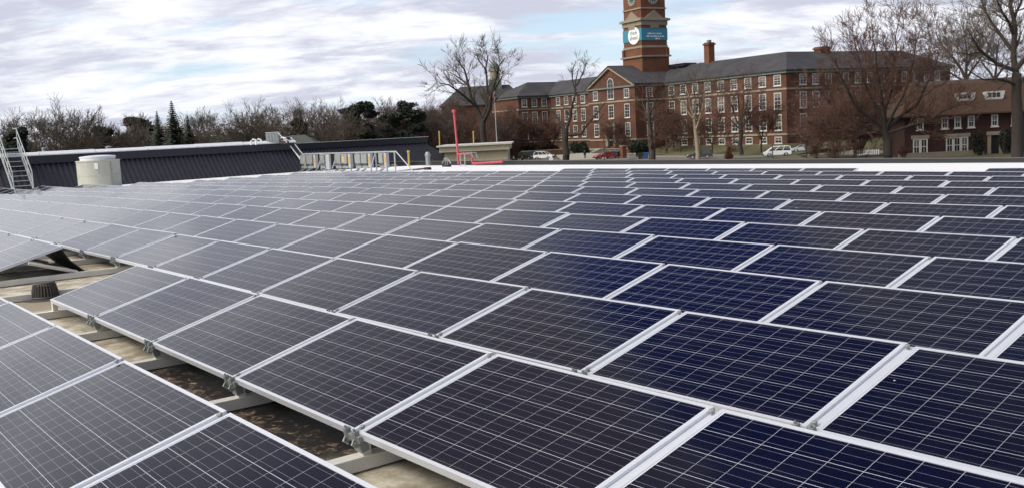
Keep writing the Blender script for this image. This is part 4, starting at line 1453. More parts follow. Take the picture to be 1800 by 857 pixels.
for px, py, d, k, vi in LINE:
    base = at(px, 260, d); base[2] = GZ
    h = (at(px, py, d)[2] - GZ) * rgt.uniform(.97, 1.08)
    lab = KIND[k] + ' ' + where(px)
    seen_lab[lab] = seen_lab.get(lab, 0) + 1
    if seen_lab[lab] > 1:
        lab = lab.replace('bare tree', 'bare tree, %s from the left,' % ORD[seen_lab[lab]])
    put_tree('bare_tree', VAR[k][vi], base, rgt.uniform(0, 6.28), h / HT[k], lab, 'tree', 'bare trees along the skyline')

for i, (px, py, d, lab) in enumerate([(1468, 150, 146, 'dense reddish bare tree left of the maple hiding the right wing'), (1515, 140, 150, 'dense reddish bare tree right behind the maple trunk'), (1435, 190, 150, 'dense low reddish bare tree leftmost before the right wing'), (1602, 168, 146, 'dense reddish bare tree at the left corner of the brown house'),
                                      (1172, 168, 206, 'reddish bare tree in the corner right of the pavilion'), (1196, 190, 200, 'low reddish bare tree left of the pale sycamore'), (1338, 168, 178, 'reddish bare tree on the bank right of the vase shaped one'), (1252, 186, 186, 'reddish bare tree on the bank behind the dark SUV'), (1085, 196, 218, 'low reddish bare tree before the pavilion right of its door'), (968, 196, 236, 'reddish bare tree in the inner corner left of the pruned one')]):
    base = at(px, 262, d); base[2] = GZ + (.5 if 1100 < px < 1400 else 0)
    h = at(px, py, d)[2] - base[2]
    v = 'dense' if px > 1400 else 'red'
    put_tree('bare_tree', VAR[v][i % 2], base, i * 2.1, h / 10, lab, 'tree', 'bare trees in front of the college')

# evergreens in the tree line
for i, (px, py, d, r, kind, nm, lab) in enumerate([(308, 175, 165, 4.6, 'spire', 'spruce_tree', 'tall dark pointed spruce standing above the bare trees'), (281, 194, 175, 3.6, 'spire', 'spruce_tree', 'shorter dark spruce left of the tall pointed one'), (334, 201, 178, 3.6, 'spire', 'spruce_tree', 'low dark spruce right of the tall pointed one'),
                                     (250, 198, 190, 4.2, 'pine', 'evergreen_tree', 'broad dull green evergreen between the drum and the spruces'), (34, 218, 120, 2.7, 'pine', 'evergreen_tree', 'round dark evergreen right behind the steel stair'), (634, 178, 185, 4.8, 'pine', 'pine_tree', 'broad dark pine behind the middle of the cabinet rack'), (722, 176, 190, 4.6, 'pine', 'pine_tree', 'leaning dark pine behind the right end of the cabinet rack'), (690, 196, 192, 3.6, 'pine', 'pine_tree', 'low dark pine left of the leaning one'), (186, 222, 170, 3, 'pine', 'evergreen_tree', 'low dark evergreen above the coping beside the drum'), (530, 208, 170, 2.6, 'pine', 'evergreen_tree', 'low olive evergreen behind the cable tray')]):
    base = at(px, 260, d); base[2] = GZ
    h = at(px, py, d)[2] - GZ
    rg = random.Random(100 + i)
    o = thing(nm, lab, 'tree', base, rg.uniform(0, 6))
    link('crown', conifer_mesh(rg, h, r, kind), o)
    link('trunk', trunk_mesh(h * .9, .22, M['bark']), o)


def traced_tree(name, label, d, limbs, twigs, bark, twig, seed, depth=.3, rmin=.02, lev0=2, maxlev=5, tl=2.6, spread=.6, lift=.08, kids=4):
    """limbs: polylines of (photo column, photo row, sideways depth in m) with start and end radius; twigs sprout along them"""
    rg = random.Random(seed)
    base = at(limbs[0][0][0][0], limbs[0][0][0][1], d)
    if base[2] > GZ:
        base[2] = GZ
    out = []
    first = True
    for pts, r0, r1, ntw in limbs:
        P3 = [at(p[0], p[1], d + p[2]) for p in pts]
        if first:
            P3[0][2] = min(P3[0][2], GZ + .3); first = False
        P3 = [q - base for q in P3]
        n = len(P3) - 1
        for i in range(n):
            a, b = P3[i], P3[i + 1]
            mid = (a + b) / 2 + np.array([rg.gauss(0, .05), rg.gauss(0, .05), 0]) * np.linalg.norm(b - a)
            ra, rb_ = r0 + (r1 - r0) * i / n, r0 + (r1 - r0) * (i + 1) / n
            out.append((a, mid, ra, (ra + rb_) / 2, 0)); out.append((mid, b, (ra + rb_) / 2, rb_, 0))
        for j in range(ntw):
            t = rg.uniform(.18, 1.0) * n
            i = min(n - 1, int(t)); f = t - i
            q = P3[i] * (1 - f) + P3[i + 1] * f
            dd = P3[i + 1] - P3[i]; dd /= np.linalg.norm(dd)
            ax = np.cross(dd, [rg.gauss(0, 1), rg.gauss(0, 1), rg.gauss(0, 1)])
            rr = max(rmin, (r0 + (r1 - r0) * t / n) * .45)
            grow(rg, q, rot_about(dd, ax, rg.uniform(.4, 1.1)), tl * rg.uniform(.6, 1.3), rr, lev0, maxlev, out, spread, lift, kids, 3, .7, rmin)
    o = thing(name, label, 'tree', base)
    a, b = tree_meshes(out, bark, twig, 2)
    link('trunk', a, o); link('crown', b, o)
    return o


T = traced_tree
T('forked_tree', 'tall forked bare tree rising behind the beige block', 118, [
    ([(851, 300, 0), (850, 245, 0), (849, 214, 0)], .42, .34, 0),
    ([(849, 214, 0), (838, 188, .5), (824, 152, 1), (816, 122, 1.5), (803, 104, 1.5)], .27, .05, 13),
    ([(840, 190, .5), (812, 166, -1), (790, 150, -2), (772, 146, -2.5)], .18, .04, 12),
    ([(824, 152, 1), (808, 138, 2.5), (792, 128, 3)], .14, .04, 7),
    ([(849, 216, 0), (861, 190, -1), (868, 150, -2), (876, 118, -3), (888, 102, -3)], .25, .04, 13),
    ([(850, 206, 0), (857, 165, 1), (854, 120, 2), (855, 88, 2)], .22, .04, 13),
    ([(854, 130, 2), (842, 108, 2.5), (838, 94, 3)], .1, .04, 5),
    ([(868, 160, -2), (880, 140, -2), (886, 128, -1)], .12, .04, 5)], 0, M['barkdark'], M['twig'], 1, tl=1.5, maxlev=4, rmin=.017)
T('pruned_tree', 'grey bare tree with cut back limbs in front of the college entrance', 160, [
    ([(993, 285, 0), (993, 250, 0), (995, 232, 0)], .60, .42, 0),
    ([(995, 232, 0), (1003, 205, .5), (1012, 165, 1), (1017, 122, 1.5)], .30, .06, 6),
    ([(1010, 175, 1), (1006, 140, 2), (1012, 108, 2)], .14, .05, 5), ([(1014, 150, 1), (1026, 125, 0), (1032, 110, 0)], .13, .05, 6),
    ([(995, 238, 0), (1022, 236, -1), (1042, 208, -2), (1064, 180, -3)], .26, .05, 5),
    ([(1036, 216, -2), (1052, 212, -3), (1062, 200, -3)], .12, .05, 3),
    ([(994, 230, 0), (984, 214, 1), (972, 196, 2)], .26, .07, 5)], 0, M['barkdark'], M['twig'], 2, tl=1.5, maxlev=4, rmin=.017)
T('dark_trunk_tree', 'slim dark trunked tree left of the grass bank, before the pavilion side', 160, [
    ([(1146, 284, 0), (1143, 245, 0), (1141, 205, 0), (1139, 168, 0)], .62, .12, 5),
    ([(1142, 215, 0), (1133, 190, 1), (1128, 172, 2)], .16, .05, 5), ([(1141, 200, 0), (1152, 180, -1), (1158, 165, -2)], .16, .05, 5)], 0, M['bark'], M['twigred'], 3, tl=2.0, maxlev=4, rmin=.02)
T('sycamore_tree', 'pale barked thin tree beside the dark parked SUV', 158, [
    ([(1227, 283, 0), (1225, 250, 0), (1222, 225, 0)], .42, .30, 0),
    ([(1222, 225, 0), (1214, 190, .5), (1205, 150, 1)], .22, .05, 9), ([(1223, 230, 0), (1234, 195, -1), (1238, 155, -2)], .2, .05, 9),
    ([(1218, 208, 0), (1198, 180, 1), (1186, 160, 2)], .14, .04, 7), ([(1230, 210, -.5), (1250, 185, -1), (1262, 165, -1)], .14, .04, 7), ([(1220, 215, 0), (1222, 175, 1), (1220, 140, 1)], .16, .04, 8)], 0, M['barkpale'], M['twig'], 4, tl=2.3, maxlev=4, rmin=.017)
T('vase_tree', 'small dark vase shaped bare tree on the grass bank', 176, [
    ([(1303, 256, 0), (1303, 235, 0), (1302, 222, 0)], .42, .34, 0),
    ([(1302, 224, 0), (1290, 198, .5), (1276, 168, 1)], .17, .04, 9), ([(1302, 224, 0), (1299, 190, 1), (1294, 158, 2)], .17, .04, 9), ([(1302, 224, 0), (1312, 190, -1), (1318, 155, -2)], .17, .04, 9),
    ([(1303, 226, 0), (1320, 200, -.5), (1340, 175, -1)], .17, .04, 9), ([(1301, 228, 0), (1284, 210, -1), (1264, 192, -1)], .13, .04, 8), ([(1303, 222, 0), (1306, 185, 1), (1306, 150, 1)], .15, .04, 8)], 0, M['bark'], M['twigred'], 5, tl=2.0, maxlev=4, rmin=.02)
T('maple_tree', 'big spreading bare maple before the right wing of the college', 128, [
    ([(1562, 292, 0), (1560, 250, 0), (1553, 222, 0)], .62, .46, 0),
    ([(1553, 225, 0), (1530, 170, 1), (1512, 110, 2), (1500, 62, 3)], .21, .04, 36), ([(1555, 225, 0), (1548, 160, -1), (1540, 95, -2), (1534, 42, -2)], .21, .04, 36), ([(1556, 225, 0), (1568, 160, 1), (1576, 95, 2), (1580, 34, 3)], .21, .04, 36),
    ([(1557, 228, 0), (1590, 165, -2), (1606, 105, -3), (1618, 52, -3)], .21, .04, 36), ([(1558, 230, 0), (1612, 185, 1), (1638, 130, 2), (1650, 92, 2)], .26, .05, 32), ([(1552, 228, 0), (1505, 190, -1), (1478, 135, -2), (1466, 95, -2)], .26, .05, 32),
    ([(1553, 232, 0), (1500, 215, 1), (1462, 185, 2), (1440, 160, 2)], .2, .05, 32), ([(1558, 235, 0), (1620, 215, -1), (1660, 195, -2), (1690, 180, -2)], .2, .05, 30), ([(1552, 236, 0), (1505, 232, -1), (1465, 225, -2), (1435, 222, -2)], .17, .04, 32), ([(1556, 238, 0), (1520, 205, 3), (1480, 200, 4)], .16, .04, 20)], 0, M['barkdark'], M['twigred'], 6, tl=1.95, maxlev=5, rmin=.019, lift=.12, kids=3)
T('oak_tree', 'large bare tree with thick trunk at the right edge before the brown house', 108, [
    ([(1788, 300, 0), (1789, 210, 0), (1787, 130, 0)], .68, .50, 0),
    ([(1787, 135, 0), (1783, 70, .5), (1776, 10, 1), (1770, -50, 1)], .36, .12, 18), ([(1786, 125, 0), (1752, 112, -1), (1722, 88, -2), (1700, 52, -3)], .26, .05, 16), ([(1784, 95, .5), (1756, 58, 1.5), (1732, 20, 2), (1722, -20, 2)], .24, .05, 16),
    ([(1786, 150, 0), (1760, 140, -1), (1728, 140, -2), (1700, 122, -2)], .2, .04, 12), ([(1781, 60, .5), (1762, 22, -1), (1752, -20, -2)], .2, .05, 12), ([(1788, 120, 0), (1815, 80, 0), (1840, 40, 0)], .3, .05, 12), ([(1787, 150, 0), (1820, 130, 2), (1850, 110, 3)], .24, .05, 8),
    ([(1780, 40, 1), (1795, 5, 2), (1805, -40, 3)], .2, .05, 12), ([(1722, 92, -2), (1702, 96, -2), (1680, 92, -2)], .12, .04, 9)], 0, M['barkdark'], M['twig'], 7, tl=2.0, maxlev=5, rmin=.014, kids=3)
T('bare_tree', 'bare tree showing over the ridge of the brown house', 175, [
    ([(1696, 270, 0), (1697, 160, 0), (1698, 138, 0)], .6, .45, 0),
    ([(1698, 140, 0), (1680, 108, 1), (1658, 82, 2), (1646, 60, 2)], .28, .05, 17), ([(1698, 138, 0), (1700, 95, -1), (1694, 55, -2)], .28, .05, 17), ([(1698, 140, 0), (1720, 108, 1), (1742, 85, 2)], .26, .05, 15), ([(1698, 145, 0), (1670, 128, -1), (1642, 112, -2)], .2, .05, 13), ([(1698, 120, 0), (1722, 80, 1), (1730, 50, 1)], .2, .05, 15)], 0, M['bark'], M['twig'], 8, tl=3.2, maxlev=5, rmin=.024, kids=3)
T('bare_tree', 'bare tree behind the brown house beside the big right trunk', 190, [
    ([(1748, 270, 0), (1748, 160, 0), (1748, 140, 0)], .6, .45, 0),
    ([(1748, 142, 0), (1732, 118, 1), (1716, 98, 2)], .26, .05, 14), ([(1748, 142, 0), (1752, 100, -1), (1756, 70, -2)], .26, .05, 14), ([(1748, 142, 0), (1768, 115, 1), (1788, 100, 2)], .24, .05, 12)], 0, M['bark'], M['twig'], 9, tl=3.2, maxlev=5, rmin=.024, kids=3)
for i, (px, py, d, h, lab) in enumerate([(1440, 275, 142, 3.6, 'leftmost reddish bare shrub right of the silver car'), (1468, 275, 138, 3.4, 'middle reddish bare shrub left of the maple'), (1496, 275, 136, 3.2, 'reddish bare shrub nearest the maple trunk on its left'), (1425, 262, 160, 4.4, 'tall reddish bare shrub behind the silver car'), (1520, 270, 150, 5.0, 'reddish bare shrub behind the maple trunk'), (1590, 270, 132, 2.4, 'low bare shrub at the left corner of the brown house'),
                                          (1096, 245, 212, 4.5, 'bare shrub against the pavilion right of its door'), (1160, 252, 214, 4.5, 'bare shrub in the corner right of the pavilion'), (1182, 240, 205, 7, 'tall thin bare shrub beside the pavilion corner')]):
    base = at(px, py, d); base[2] = GZ if px > 1200 else GZ + .9
    put_tree('bare_shrub', VAR['bush'][i % 2], base, i * 1.3, h / 5, lab, 'shrub', 'bare shrubs')

# evergreen hedges and clipped bushes
def bush(name, lab, px, d, z, rx, ry, rz_, n, size, mt, seed):
    rg = random.Random(seed)
    p = at(px, 262, d); p[2] = z
    blobs = [(rg.uniform(-.6, .6) * rx, rg.uniform(-.5, .5) * ry, rz_ * rg.uniform(.35, .7), rx * rg.uniform(.35, .6), ry * rg.uniform(.4, .7), rz_ * rg.uniform(.3, .5)) for _ in range(9)]
    o = thing(name, lab, 'bush', p, VIEWROT)
    link('crown', leaf_crown(rg, blobs, n, size, mt, .5), o)
    m = MB()
    for j in range(5):
        a = j * 1.26
        m.tube([(math.cos(a) * rx * .2, math.sin(a) * ry * .2, 0), (math.cos(a) * rx * .5, math.sin(a) * ry * .5, rz_ * .7)], .05, 5)
    m.build('stem', M['bark'], o)
bush('evergreen_bush', 'dark evergreen bush left of the entrance steps', 1018, 217, GZ + .5, 2.3, 1.6, 2.9, 2600, .22, M['hedge'], 1)
bush('evergreen_bush', 'long dark evergreen bush between the brick pillar and the dark trunk', 1121, 199, GZ + .1, 2.6, 1.8, 3.1, 3200, .22, M['hedge'], 2)
bush('clipped_hedge', 'low dark hedge along the foot of the left brick block', 947, 235, GZ + 1.3, 6.0, .9, 1.5, 2600, .2, M['hedge'], 3)
bush('evergreen_bush', 'green bush beside the right end of the beige block', 899, 140, GZ, 1.0, 1.0, 2.6, 1500, .16, M['hedge'], 4)
bush('evergreen_bush', 'dark tall bush left of the brown house door', 1721, 134, GZ - .1, .75, .7, 3.4, 1500, .15, M['hedge'], 5)
bush('evergreen_bush', 'dark tall bush right of the brown house door', 1767, 134, GZ - .1, 1.0, .8, 3.3, 1700, .15, M['hedge'], 6)
o = thing('rust_shrub', 'small rust brown pointed shrub on the grass before the college', 'shrub', ground(1280, 280, 0) if False else np.array([*at(1281, 270, 163)[:2], GZ]), 0)
rg = random.Random(9)
link('crown', leaf_crown(rg, [(0, 0, .5, .75, .75, .5), (0, 0, 1.1, .5, .5, .6), (0, 0, 1.8, .28, .28, .6)], 1300, .11, M['rust'], .3), o)
link('trunk', trunk_mesh(1.6, .05, M['bark']), o)
# white picket fence by the maple
p = at(1503, 263, 140); p[2] = GZ + .5
o = thing('picket_fence', 'short white picket fence behind the maple trunk', 'fence', p, VIEWROT)
m = MB()
for i in range(12): m.box(i * .3, i * .3 + .1, -.02, .0, 0, .85)
m.box(-.05, 3.5, .0, .03, .2, .28); m.box(-.05, 3.5, 0, .03, .6, .68)
m.build('pickets', M['white'], o)

# small house with a green roof far behind the wing
p = at(516, 262, 150); p[2] = GZ - .9
o = thing('green_roof_house', 'far house with a dull green hip roof behind the dark wing', 'house', p, VIEWROT)
m = MB(); m.box(-4, 4, 0, 7, 0, 6.1); m.build('wall', M['brickdark'], o)
m = MB(); m.prism([(-4.6, -.6, 6.1), (4.6, -.6, 6.1), (1.2, 3.5, 8.3), (-1.2, 3.5, 8.3)], (0, 0, .15)); m.prism([(-4.6, -.6, 6.1), (-1.2, 3.5, 8.3), (-4.6, 7.6, 6.1)], (0, 0, .15)); m.prism([(4.6, -.6, 6.1), (4.6, 7.6, 6.1), (1.2, 3.5, 8.3)], (0, 0, .15)); m.build('roof', M['dullgreen'], o)
p = at(412, 266, 165); p[2] = GZ
o = thing('green_roof_house', 'far low house with a dull green gable roof right of the spruces', 'house', p, VIEWROT)
m = MB(); m.box(-4, 4, 0, 7, 0, 6.0); m.build('wall', M['beige'], o)
m = MB(); m.prism([(-4.6, -.6, 6.0), (4.6, -.6, 6.0), (4.6, 3.5, 8.0), (-4.6, 3.5, 8.0)], (0, 0, .15)); m.prism([(4.6, 7.6, 6.0), (-4.6, 7.6, 6.0), (-4.6, 3.5, 8.0), (4.6, 3.5, 8.0)], (0, 0, .15)); m.build('roof', M['dullgreen'], o)

# poles along the street, flagpole
for px, d, py, lab in ((1062, 172, 243, 'thin dark pole in front of the red car'), (1358, 158, 252, 'thin dark post in front of the white minivan'), (1417, 152, 248, 'dark post beside the reddish shrubs')):
    p = at(px, 270, d); p[2] = GZ
    o = thing('street_post', lab, 'post', p)
    h = at(px, py, d)[2] - GZ
    m = MB(); m.tube([(0, 0, 0), (0, 0, h)], .09 if px != 1417 else .16, 8); m.build('shaft', M['iron'], o)
    m = MB(); m.lathe([(.16, 0), (.16, .25), (.1, .3)], sides=10); m.build('base', M['iron'], o)
p = at(874, 262, 150); p[2] = GZ
o = thing('flagpole', 'pale flagpole right of the forked tree', 'flagpole', p)
h = at(873, 160, 150)[2] - GZ
m = MB(); m.tube([(0, 0, 0), (0, 0, h)], [.09, .05], 8); m.build('pole', M['galv_light'], o)
m = MB(); m.lathe([(.0, -.1), (.1, 0), (0, .1)], (0, 0, h + .08), 10); m.build('finial', M['yellow'], o)
p2 = p.copy(); p2[2] = GZ + h - .25
flag = thing('flag', 'small red flag hanging at the top of the pale flagpole', 'flag', p2, VIEWROT)
m = MB()
for i in range(6):
    x0_, x1_ = -i * .16 - .06, -(i + 1) * .16 - .06
    y0_, y1_ = .12 * math.sin(i * 1.1), .12 * math.sin((i + 1) * 1.1)
    m.prism([(x0_, y0_, -.28 * i * .45), (x1_, y1_, -.28 * (i + 1) * .45), (x1_, y1_, -.95 - .2 * (i + 1)), (x0_, y0_, -.95 - .2 * i)], (0, .015, 0))
m.build('cloth', M['pink'], flag)

# ------------------------------------------------------------------ vehicles
def paint(name, c, rough=.28):
    return mat(name, color=c, rough=rough, spec=.6, vary=.04)
M['tyre'] = mat('tyre_rubber', color=(.015, .015, .016), rough=.85, vary=.1)
M['rim'] = mat('alloy_rim', color=(.45, .45, .46), rough=.35, metal=.6, vary=.05)
M['lamp_red'] = mat('red_lens', color=(.35, .02, .02), rough=.2, vary=.05)
M['lamp'] = mat('clear_lens', color=(.6, .6, .6), rough=.15, vary=.05)
M['trim'] = mat('black_trim', color=(.02, .02, .022), rough=.5, vary=.05)


def car(name, label, pos, rz, L, Wd, H, col_, kind='suv'):
    o = thing(name, label, {'suv': 'car', 'van': 'minivan', 'sedan': 'car'}[kind], pos, rz)
    pm = col_
    hb = {'suv': .58, 'van': .56, 'sedan': .60}[kind] * H
    wr = .34 if kind != 'sedan' else .31
    xf, xr_ = L / 2 - .95, -L / 2 + .9
    def arch(xc):
        return [(xc + wr * 1.18 * math.cos(t), .28 + wr * 1.12 * max(0, math.sin(t))) for t in np.linspace(0, math.pi, 7)]
    bot = [(L / 2 - .05, .28)] + arch(xf) + arch(xr_) + [(-L / 2 + .05, .32)]
    hood = {'suv': L / 2 - 1.05, 'van': L / 2 - .75, 'sedan': L / 2 - 1.25}[kind]
    top = [(-L / 2, hb * .62), (-L / 2 + .03, hb), (hood, hb), (L / 2 - .35, hb * .86), (L / 2 - .02, hb * .66)]
    prof = bot + top
    m = MB()
    n = len(prof)
    # body: rounded cross section, five stations across the width
    st_ = [(-Wd / 2, .93), (-Wd / 2 + .07, 1.0), (Wd / 2 - .07, 1.0), (Wd / 2, .93)]
    vs = []
    for y, s in st_:
        for x, z in prof:
            vs.append((x * (.985 if s < 1 else 1), y, z if s == 1 or z < hb * .5 else z - .05))
    fs = []
    for q in range(3):
        for i in range(n):
            j = (i + 1) % n
            fs.append((q * n + i, q * n + j, (q + 1) * n + j, (q + 1) * n + i))
    fs.append(tuple(range(n))[::-1]); fs.append(tuple(range(3 * n, 4 * n)))
    m.add(vs, fs)
    m.build('body', pm, o)
    # glasshouse and roof
    g0 = {'suv': (-L / 2 + .08, hood), 'van': (-L / 2 + .06, hood + .1), 'sedan': (-L / 2 + .55, hood)}[kind]
    g1 = {'suv': (-L / 2 + .50, hood - .95), 'van': (-L / 2 + .32, hood - .95), 'sedan': (-L / 2 + 1.35, hood - .95)}[kind]
    inn = .17
    zt_ = H - .06
    a = [(g0[0], -Wd / 2 + .05, hb - .02), (g0[1], -Wd / 2 + .05, hb - .02), (g0[1], Wd / 2 - .05, hb - .02), (g0[0], Wd / 2 - .05, hb - .02)]
    b = [(g1[0], -Wd / 2 + inn, zt_), (g1[1], -Wd / 2 + inn, zt_), (g1[1], Wd / 2 - inn, zt_), (g1[0], Wd / 2 - inn, zt_)]
    m = MB(); m.add(a + b, [(0, 1, 5, 4), (1, 2, 6, 5), (2, 3, 7, 6), (3, 0, 4, 7)]); m.build('window_glass', M['glassdark'], o)
    m = MB()
    c = [(x * (1 + .0), y, zt_) for x, y, _ in b]
    d = [(g1[0] + .12, -Wd / 2 + inn + .08, H), (g1[1] - .15, -Wd / 2 + inn + .08, H), (g1[1] - .15, Wd / 2 - inn - .08, H), (g1[0] + .12, Wd / 2 - inn - .08, H)]
    m.add(c + d, [(0, 1, 5, 4), (1, 2, 6, 5), (2, 3, 7, 6), (3, 0, 4, 7), (4, 5, 6, 7)])
    for y in (-1, 1):
        for t in ((0, 0), (.36, .32), (.7, .66), (1, 1)):
            xb_ = g0[0] + (g0[1] - g0[0]) * t[0]; xt = g1[0] + (g1[1] - g1[0]) * t[1]
            m.tube([(xb_, y * (Wd / 2 - .045), hb - .02), (xt, y * (Wd / 2 - inn + .005), zt_ + .01)], .045 if t[0] not in (0,) else .075, 5)
    m.build('roof', pm, o)
    for x in (xf, xr_):
        for y in (-1, 1):
            m = MB(); m.tube([(x, y * (Wd / 2 - .22), wr), (x, y * (Wd / 2 - .01), wr)], wr, 18); wh = m.build('wheel', M['tyre'], o)
            m = MB(); m.tube([(x, y * (Wd / 2 - .05), wr), (x, y * (Wd / 2 + .005), wr)], wr * .62, 14); m.build('rim', M['rim'], wh)
    for y in (-1, 1):
        m = MB(); m.box(L / 2 - .28, L / 2 - .04, y * (Wd / 2 - .24) - .18, y * (Wd / 2 - .24) + .18, hb * .66, hb * .82); m.build('headlight', M['lamp'], o)
        m = MB(); m.box(-L / 2 - .015, -L / 2 + .1, y * (Wd / 2 - .16) - .12, y * (Wd / 2 - .16) + .12, hb * .68, hb * 1.0); m.build('tail_light', M['lamp_red'], o)
        m = MB(); m.box(hood - .25, hood - .1, y * (Wd / 2 + .08) - .09, y * (Wd / 2 + .08) + .09, hb + .02, hb + .17); m.build('mirror', pm, o)
    m = MB(); m.box(L / 2 - .12, L / 2 + .03, -Wd / 2 + .12, Wd / 2 - .12, .26, .48); m.box(-L / 2 - .03, -L / 2 + .12, -Wd / 2 + .12, Wd / 2 - .12, .28, .5); m.build('bumper', M['trim'], o)
    return o


def on_ground(px, d, dz=0.0):
    p = at(px, 268, d); p[2] = GZ + dz
    return p
PW_, PB, PR, PG, PS = paint('white_car_paint', (.78, .79, .80)), paint('black_car_paint', (.012, .012, .014)), paint('red_car_paint', (.33, .018, .016)), paint('dark_grey_car_paint', (.055, .048, .052)), paint('silver_car_paint', (.42, .43, .45))
car('minivan', 'white minivan parked in front of the grass bank', on_ground(1366, 166, .01), VIEWROT + math.pi + R(-10), 4.6, 1.9, 1.72, PW_, 'van')
car('parked_suv', 'dark grey SUV parked behind the pale barked tree', on_ground(1230, 172, .01), VIEWROT + math.pi + R(-12), 4.4, 1.85, 1.66, PG, 'suv')
car('parked_suv', 'white SUV parked before the long low brick wall', on_ground(956, 214, .01), VIEWROT + R(-22), 4.5, 1.85, 1.72, PW_, 'suv')
car('parked_suv', 'black SUV parked left of the white SUV', on_ground(930, 217, .01), VIEWROT + R(-60), 4.5, 1.85, 1.7, PB, 'suv')
car('parked_car', 'red car beside the entrance drive', on_ground(1061, 196, .02), VIEWROT + math.pi + R(20), 4.2, 1.75, 1.42, PR, 'sedan')
car('parked_suv', 'black car parked between the red car and the brick pillar', on_ground(1081, 199, .02), VIEWROT + R(-65), 4.4, 1.85, 1.7, PB, 'suv')
car('parked_car', 'silver car half hidden by shrubs right of the minivan', on_ground(1413, 172, .3), VIEWROT + math.pi + R(-30), 4.2, 1.75, 1.5, PS, 'suv')
# wheeled bins beside the hedge
M['binblue'] = mat('blue_plastic', color=(.02, .085, .26), rough=.5, vary=.06)
M['bingrey'] = mat('grey_plastic', color=(.28, .27, .24), rough=.6, vary=.08)
for px, mt, nm, lab in ((1135, 'binblue', 'recycling_bin', 'blue recycling bin left of the dark trunk'), (1126, 'hedge', 'dark_bin', 'dark green bin left of the blue recycling bin'), (1113, 'bingrey', 'grey_bin', 'grey bin right of the brick pillar'), (1107, 'bingrey', 'grey_bin', 'grey bin nearest the brick pillar')):
    o = thing(nm, lab, 'bin', on_ground(px, 186), VIEWROT)
    m = MB(); m.add([(-.38, -.35, .1), (.38, -.35, .1), (.38, .35, .1), (-.38, .35, .1), (-.46, -.42, 1.0), (.46, -.42, 1.0), (.46, .42, 1.0), (-.46, .42, 1.0)], [(0, 1, 5, 4), (1, 2, 6, 5), (2, 3, 7, 6), (3, 0, 4, 7), (3, 2, 1, 0)]); m.build('tub', M[mt], o)
    m = MB(); m.prism([(-.49, -.46, 1.0), (-.49, .46, 1.0), (-.49, .46, 1.12), (-.49, -.2, 1.16), (-.49, -.46, 1.06)], (.98, 0, 0)); m.build('lid', M[mt], o)
    m = MB(); m.tube([(-.4, .38, .1), (.4, .38, .1)], .1, 10); m.build('wheels', M['tyre'], o)

# ------------------------------------------------------------------ people
M['skin'] = mat('skin', color=(.42, .26, .19), rough=.6, vary=.05)
M['hair'] = mat('dark_hair', color=(.02, .014, .01), rough=.7, vary=.1)
M['coat_grey'] = mat('grey_blue_coat', color=(.14, .16, .20), rough=.9, vary=.1)
M['coat_black'] = mat('black_coat', color=(.012, .012, .015), rough=.9, vary=.1)
M['trousers'] = mat('dark_trousers', color=(.02, .022, .03), rough=.9, vary=.1)


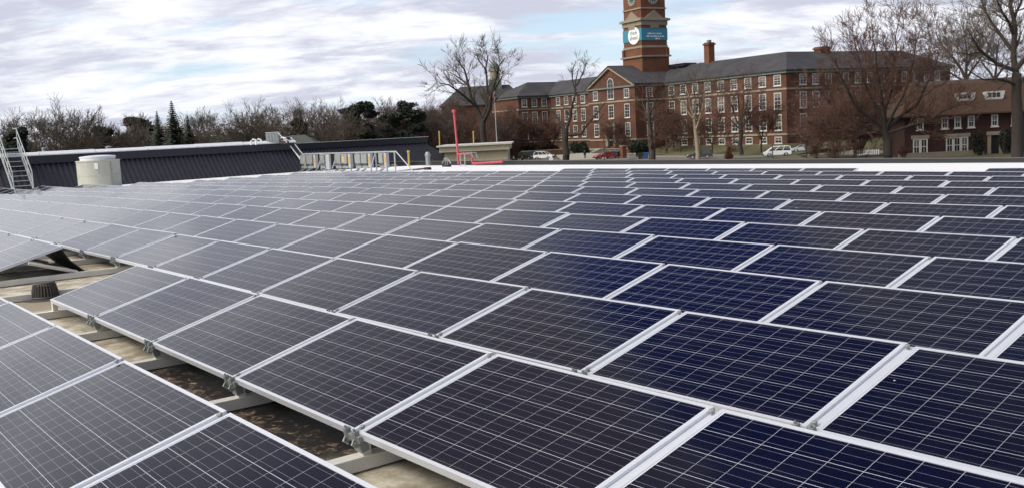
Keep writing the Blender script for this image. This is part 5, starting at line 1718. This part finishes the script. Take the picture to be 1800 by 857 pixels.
def person(label, pos, rz, coat, stride=.16, hairm='hair', height=1.72):
    o = thing('person', label, 'person', pos, rz)
    k = height / 1.72
    J = {'pel': (0, 0, .94), 'wai': (0, 0, 1.12), 'che': (0, .01, 1.34), 'nek': (0, .0, 1.47), 'hed': (0, .015, 1.57), 'top': (0, .01, 1.70),
         'hl': (-.10, 0, .88), 'kl': (-.105, stride * .7, .50), 'al': (-.10, stride * .5, .08), 'tl': (-.10, stride * .5 + .17, .03),
         'hr': (.10, 0, .88), 'kr': (.105, -stride * .2, .49), 'ar': (.10, -stride, .10), 'tr': (.10, -stride + .17, .03),
         'sl': (-.19, 0, 1.40), 'el': (-.24, -.06, 1.13), 'wl': (-.23, .05, .90), 'ml': (-.22, .08, .80),
         'sr': (.19, 0, 1.40), 'er': (.24, .0, 1.13), 'wr': (.23, .12, .92), 'mr': (.22, .16, .83)}
    E_ = [('pel', 'wai'), ('wai', 'che'), ('che', 'nek'), ('nek', 'hed'), ('hed', 'top'), ('pel', 'hl'), ('hl', 'kl'), ('kl', 'al'), ('al', 'tl'), ('pel', 'hr'), ('hr', 'kr'), ('kr', 'ar'), ('ar', 'tr'), ('che', 'sl'), ('sl', 'el'), ('el', 'wl'), ('wl', 'ml'), ('che', 'sr'), ('sr', 'er'), ('er', 'wr'), ('wr', 'mr')]
    RAD = {'pel': .14, 'wai': .13, 'che': .15, 'nek': .055, 'hed': .095, 'top': .07, 'hl': .095, 'hr': .095, 'kl': .062, 'kr': .062, 'al': .045, 'ar': .045, 'tl': .035, 'tr': .035, 'sl': .07, 'sr': .07, 'el': .045, 'er': .045, 'wl': .032, 'wr': .032, 'ml': .03, 'mr': .03}
    names = list(J)
    me = bpy.data.meshes.new('body')
    me.from_pydata([tuple(c * k for c in J[n_]) for n_ in names], [(names.index(a), names.index(b)) for a, b in E_], [])
    me.materials.append(M['skin'])
    b = link('body', me, o)
    sk = b.modifiers.new('skin', 'SKIN')
    ss = b.modifiers.new('smooth', 'SUBSURF'); ss.levels = ss.render_levels = 1
    for i, n_ in enumerate(names):
        v = me.skin_vertices[0].data[i]
        v.radius = (RAD[n_] * k, RAD[n_] * k); v.use_root = n_ == 'pel'
    # coat, trousers, hair fit over the body
    m = MB(); m.lathe([(.205 * k, .78 * k), (.215 * k, .95 * k), (.19 * k, 1.12 * k), (.225 * k, 1.34 * k), (.17 * k, 1.44 * k), (.08 * k, 1.48 * k)], sides=14)
    for s, e_, w_ in (('sl', 'el', 'wl'), ('sr', 'er', 'wr')):
        m.tube([tuple(c * k for c in J[q]) for q in (s, e_, w_)], [.088 * k, .064 * k, .05 * k], 8)
    m.build('coat', coat, o)
    m = MB()
    for h_, kk, a_ in (('hl', 'kl', 'al'), ('hr', 'kr', 'ar')):
        m.tube([tuple(c * k for c in J[q]) for q in (h_, kk, a_)], [.115 * k, .082 * k, .068 * k], 8)
    m.build('trousers', M['trousers'], o)
    m = MB(); m.lathe([(.105 * k, 0), (.112 * k, .06 * k), (.09 * k, .115 * k), (.03 * k, .14 * k)], (0, -.012 * k, 1.585 * k), 12); m.build('hair', M[hairm], o)
    return o
person('person in a grey blue coat walking past the green bush', on_ground(903, 190), VIEWROT + R(70), M['coat_grey'])
person('person in a black coat walking in front of the black SUV', on_ground(917, 187), VIEWROT - R(80), M['coat_black'], .2)
person('person in dark clothes walking up the entrance drive', on_ground(1028, 200, .15), VIEWROT + R(10), M['coat_black'], .18)
person('person in a black coat standing by the black car and brick pillar', on_ground(1086, 192), VIEWROT + R(180), M['coat_black'], .05)
o = thing('street_sign', 'small white double sign board standing before the white SUV', 'sign', on_ground(968, 190), VIEWROT)
for s in (-.22, .22):
    m = MB(); m.box(s - .19, s + .19, -.03, .03, .25, .95); m.build('board', M['white'], o)
m = MB(); m.box(-.42, -.37, -.03, .03, 0, 1.0); m.box(.37, .42, -.03, .03, 0, 1.0); m.build('leg', M['galv'], o)
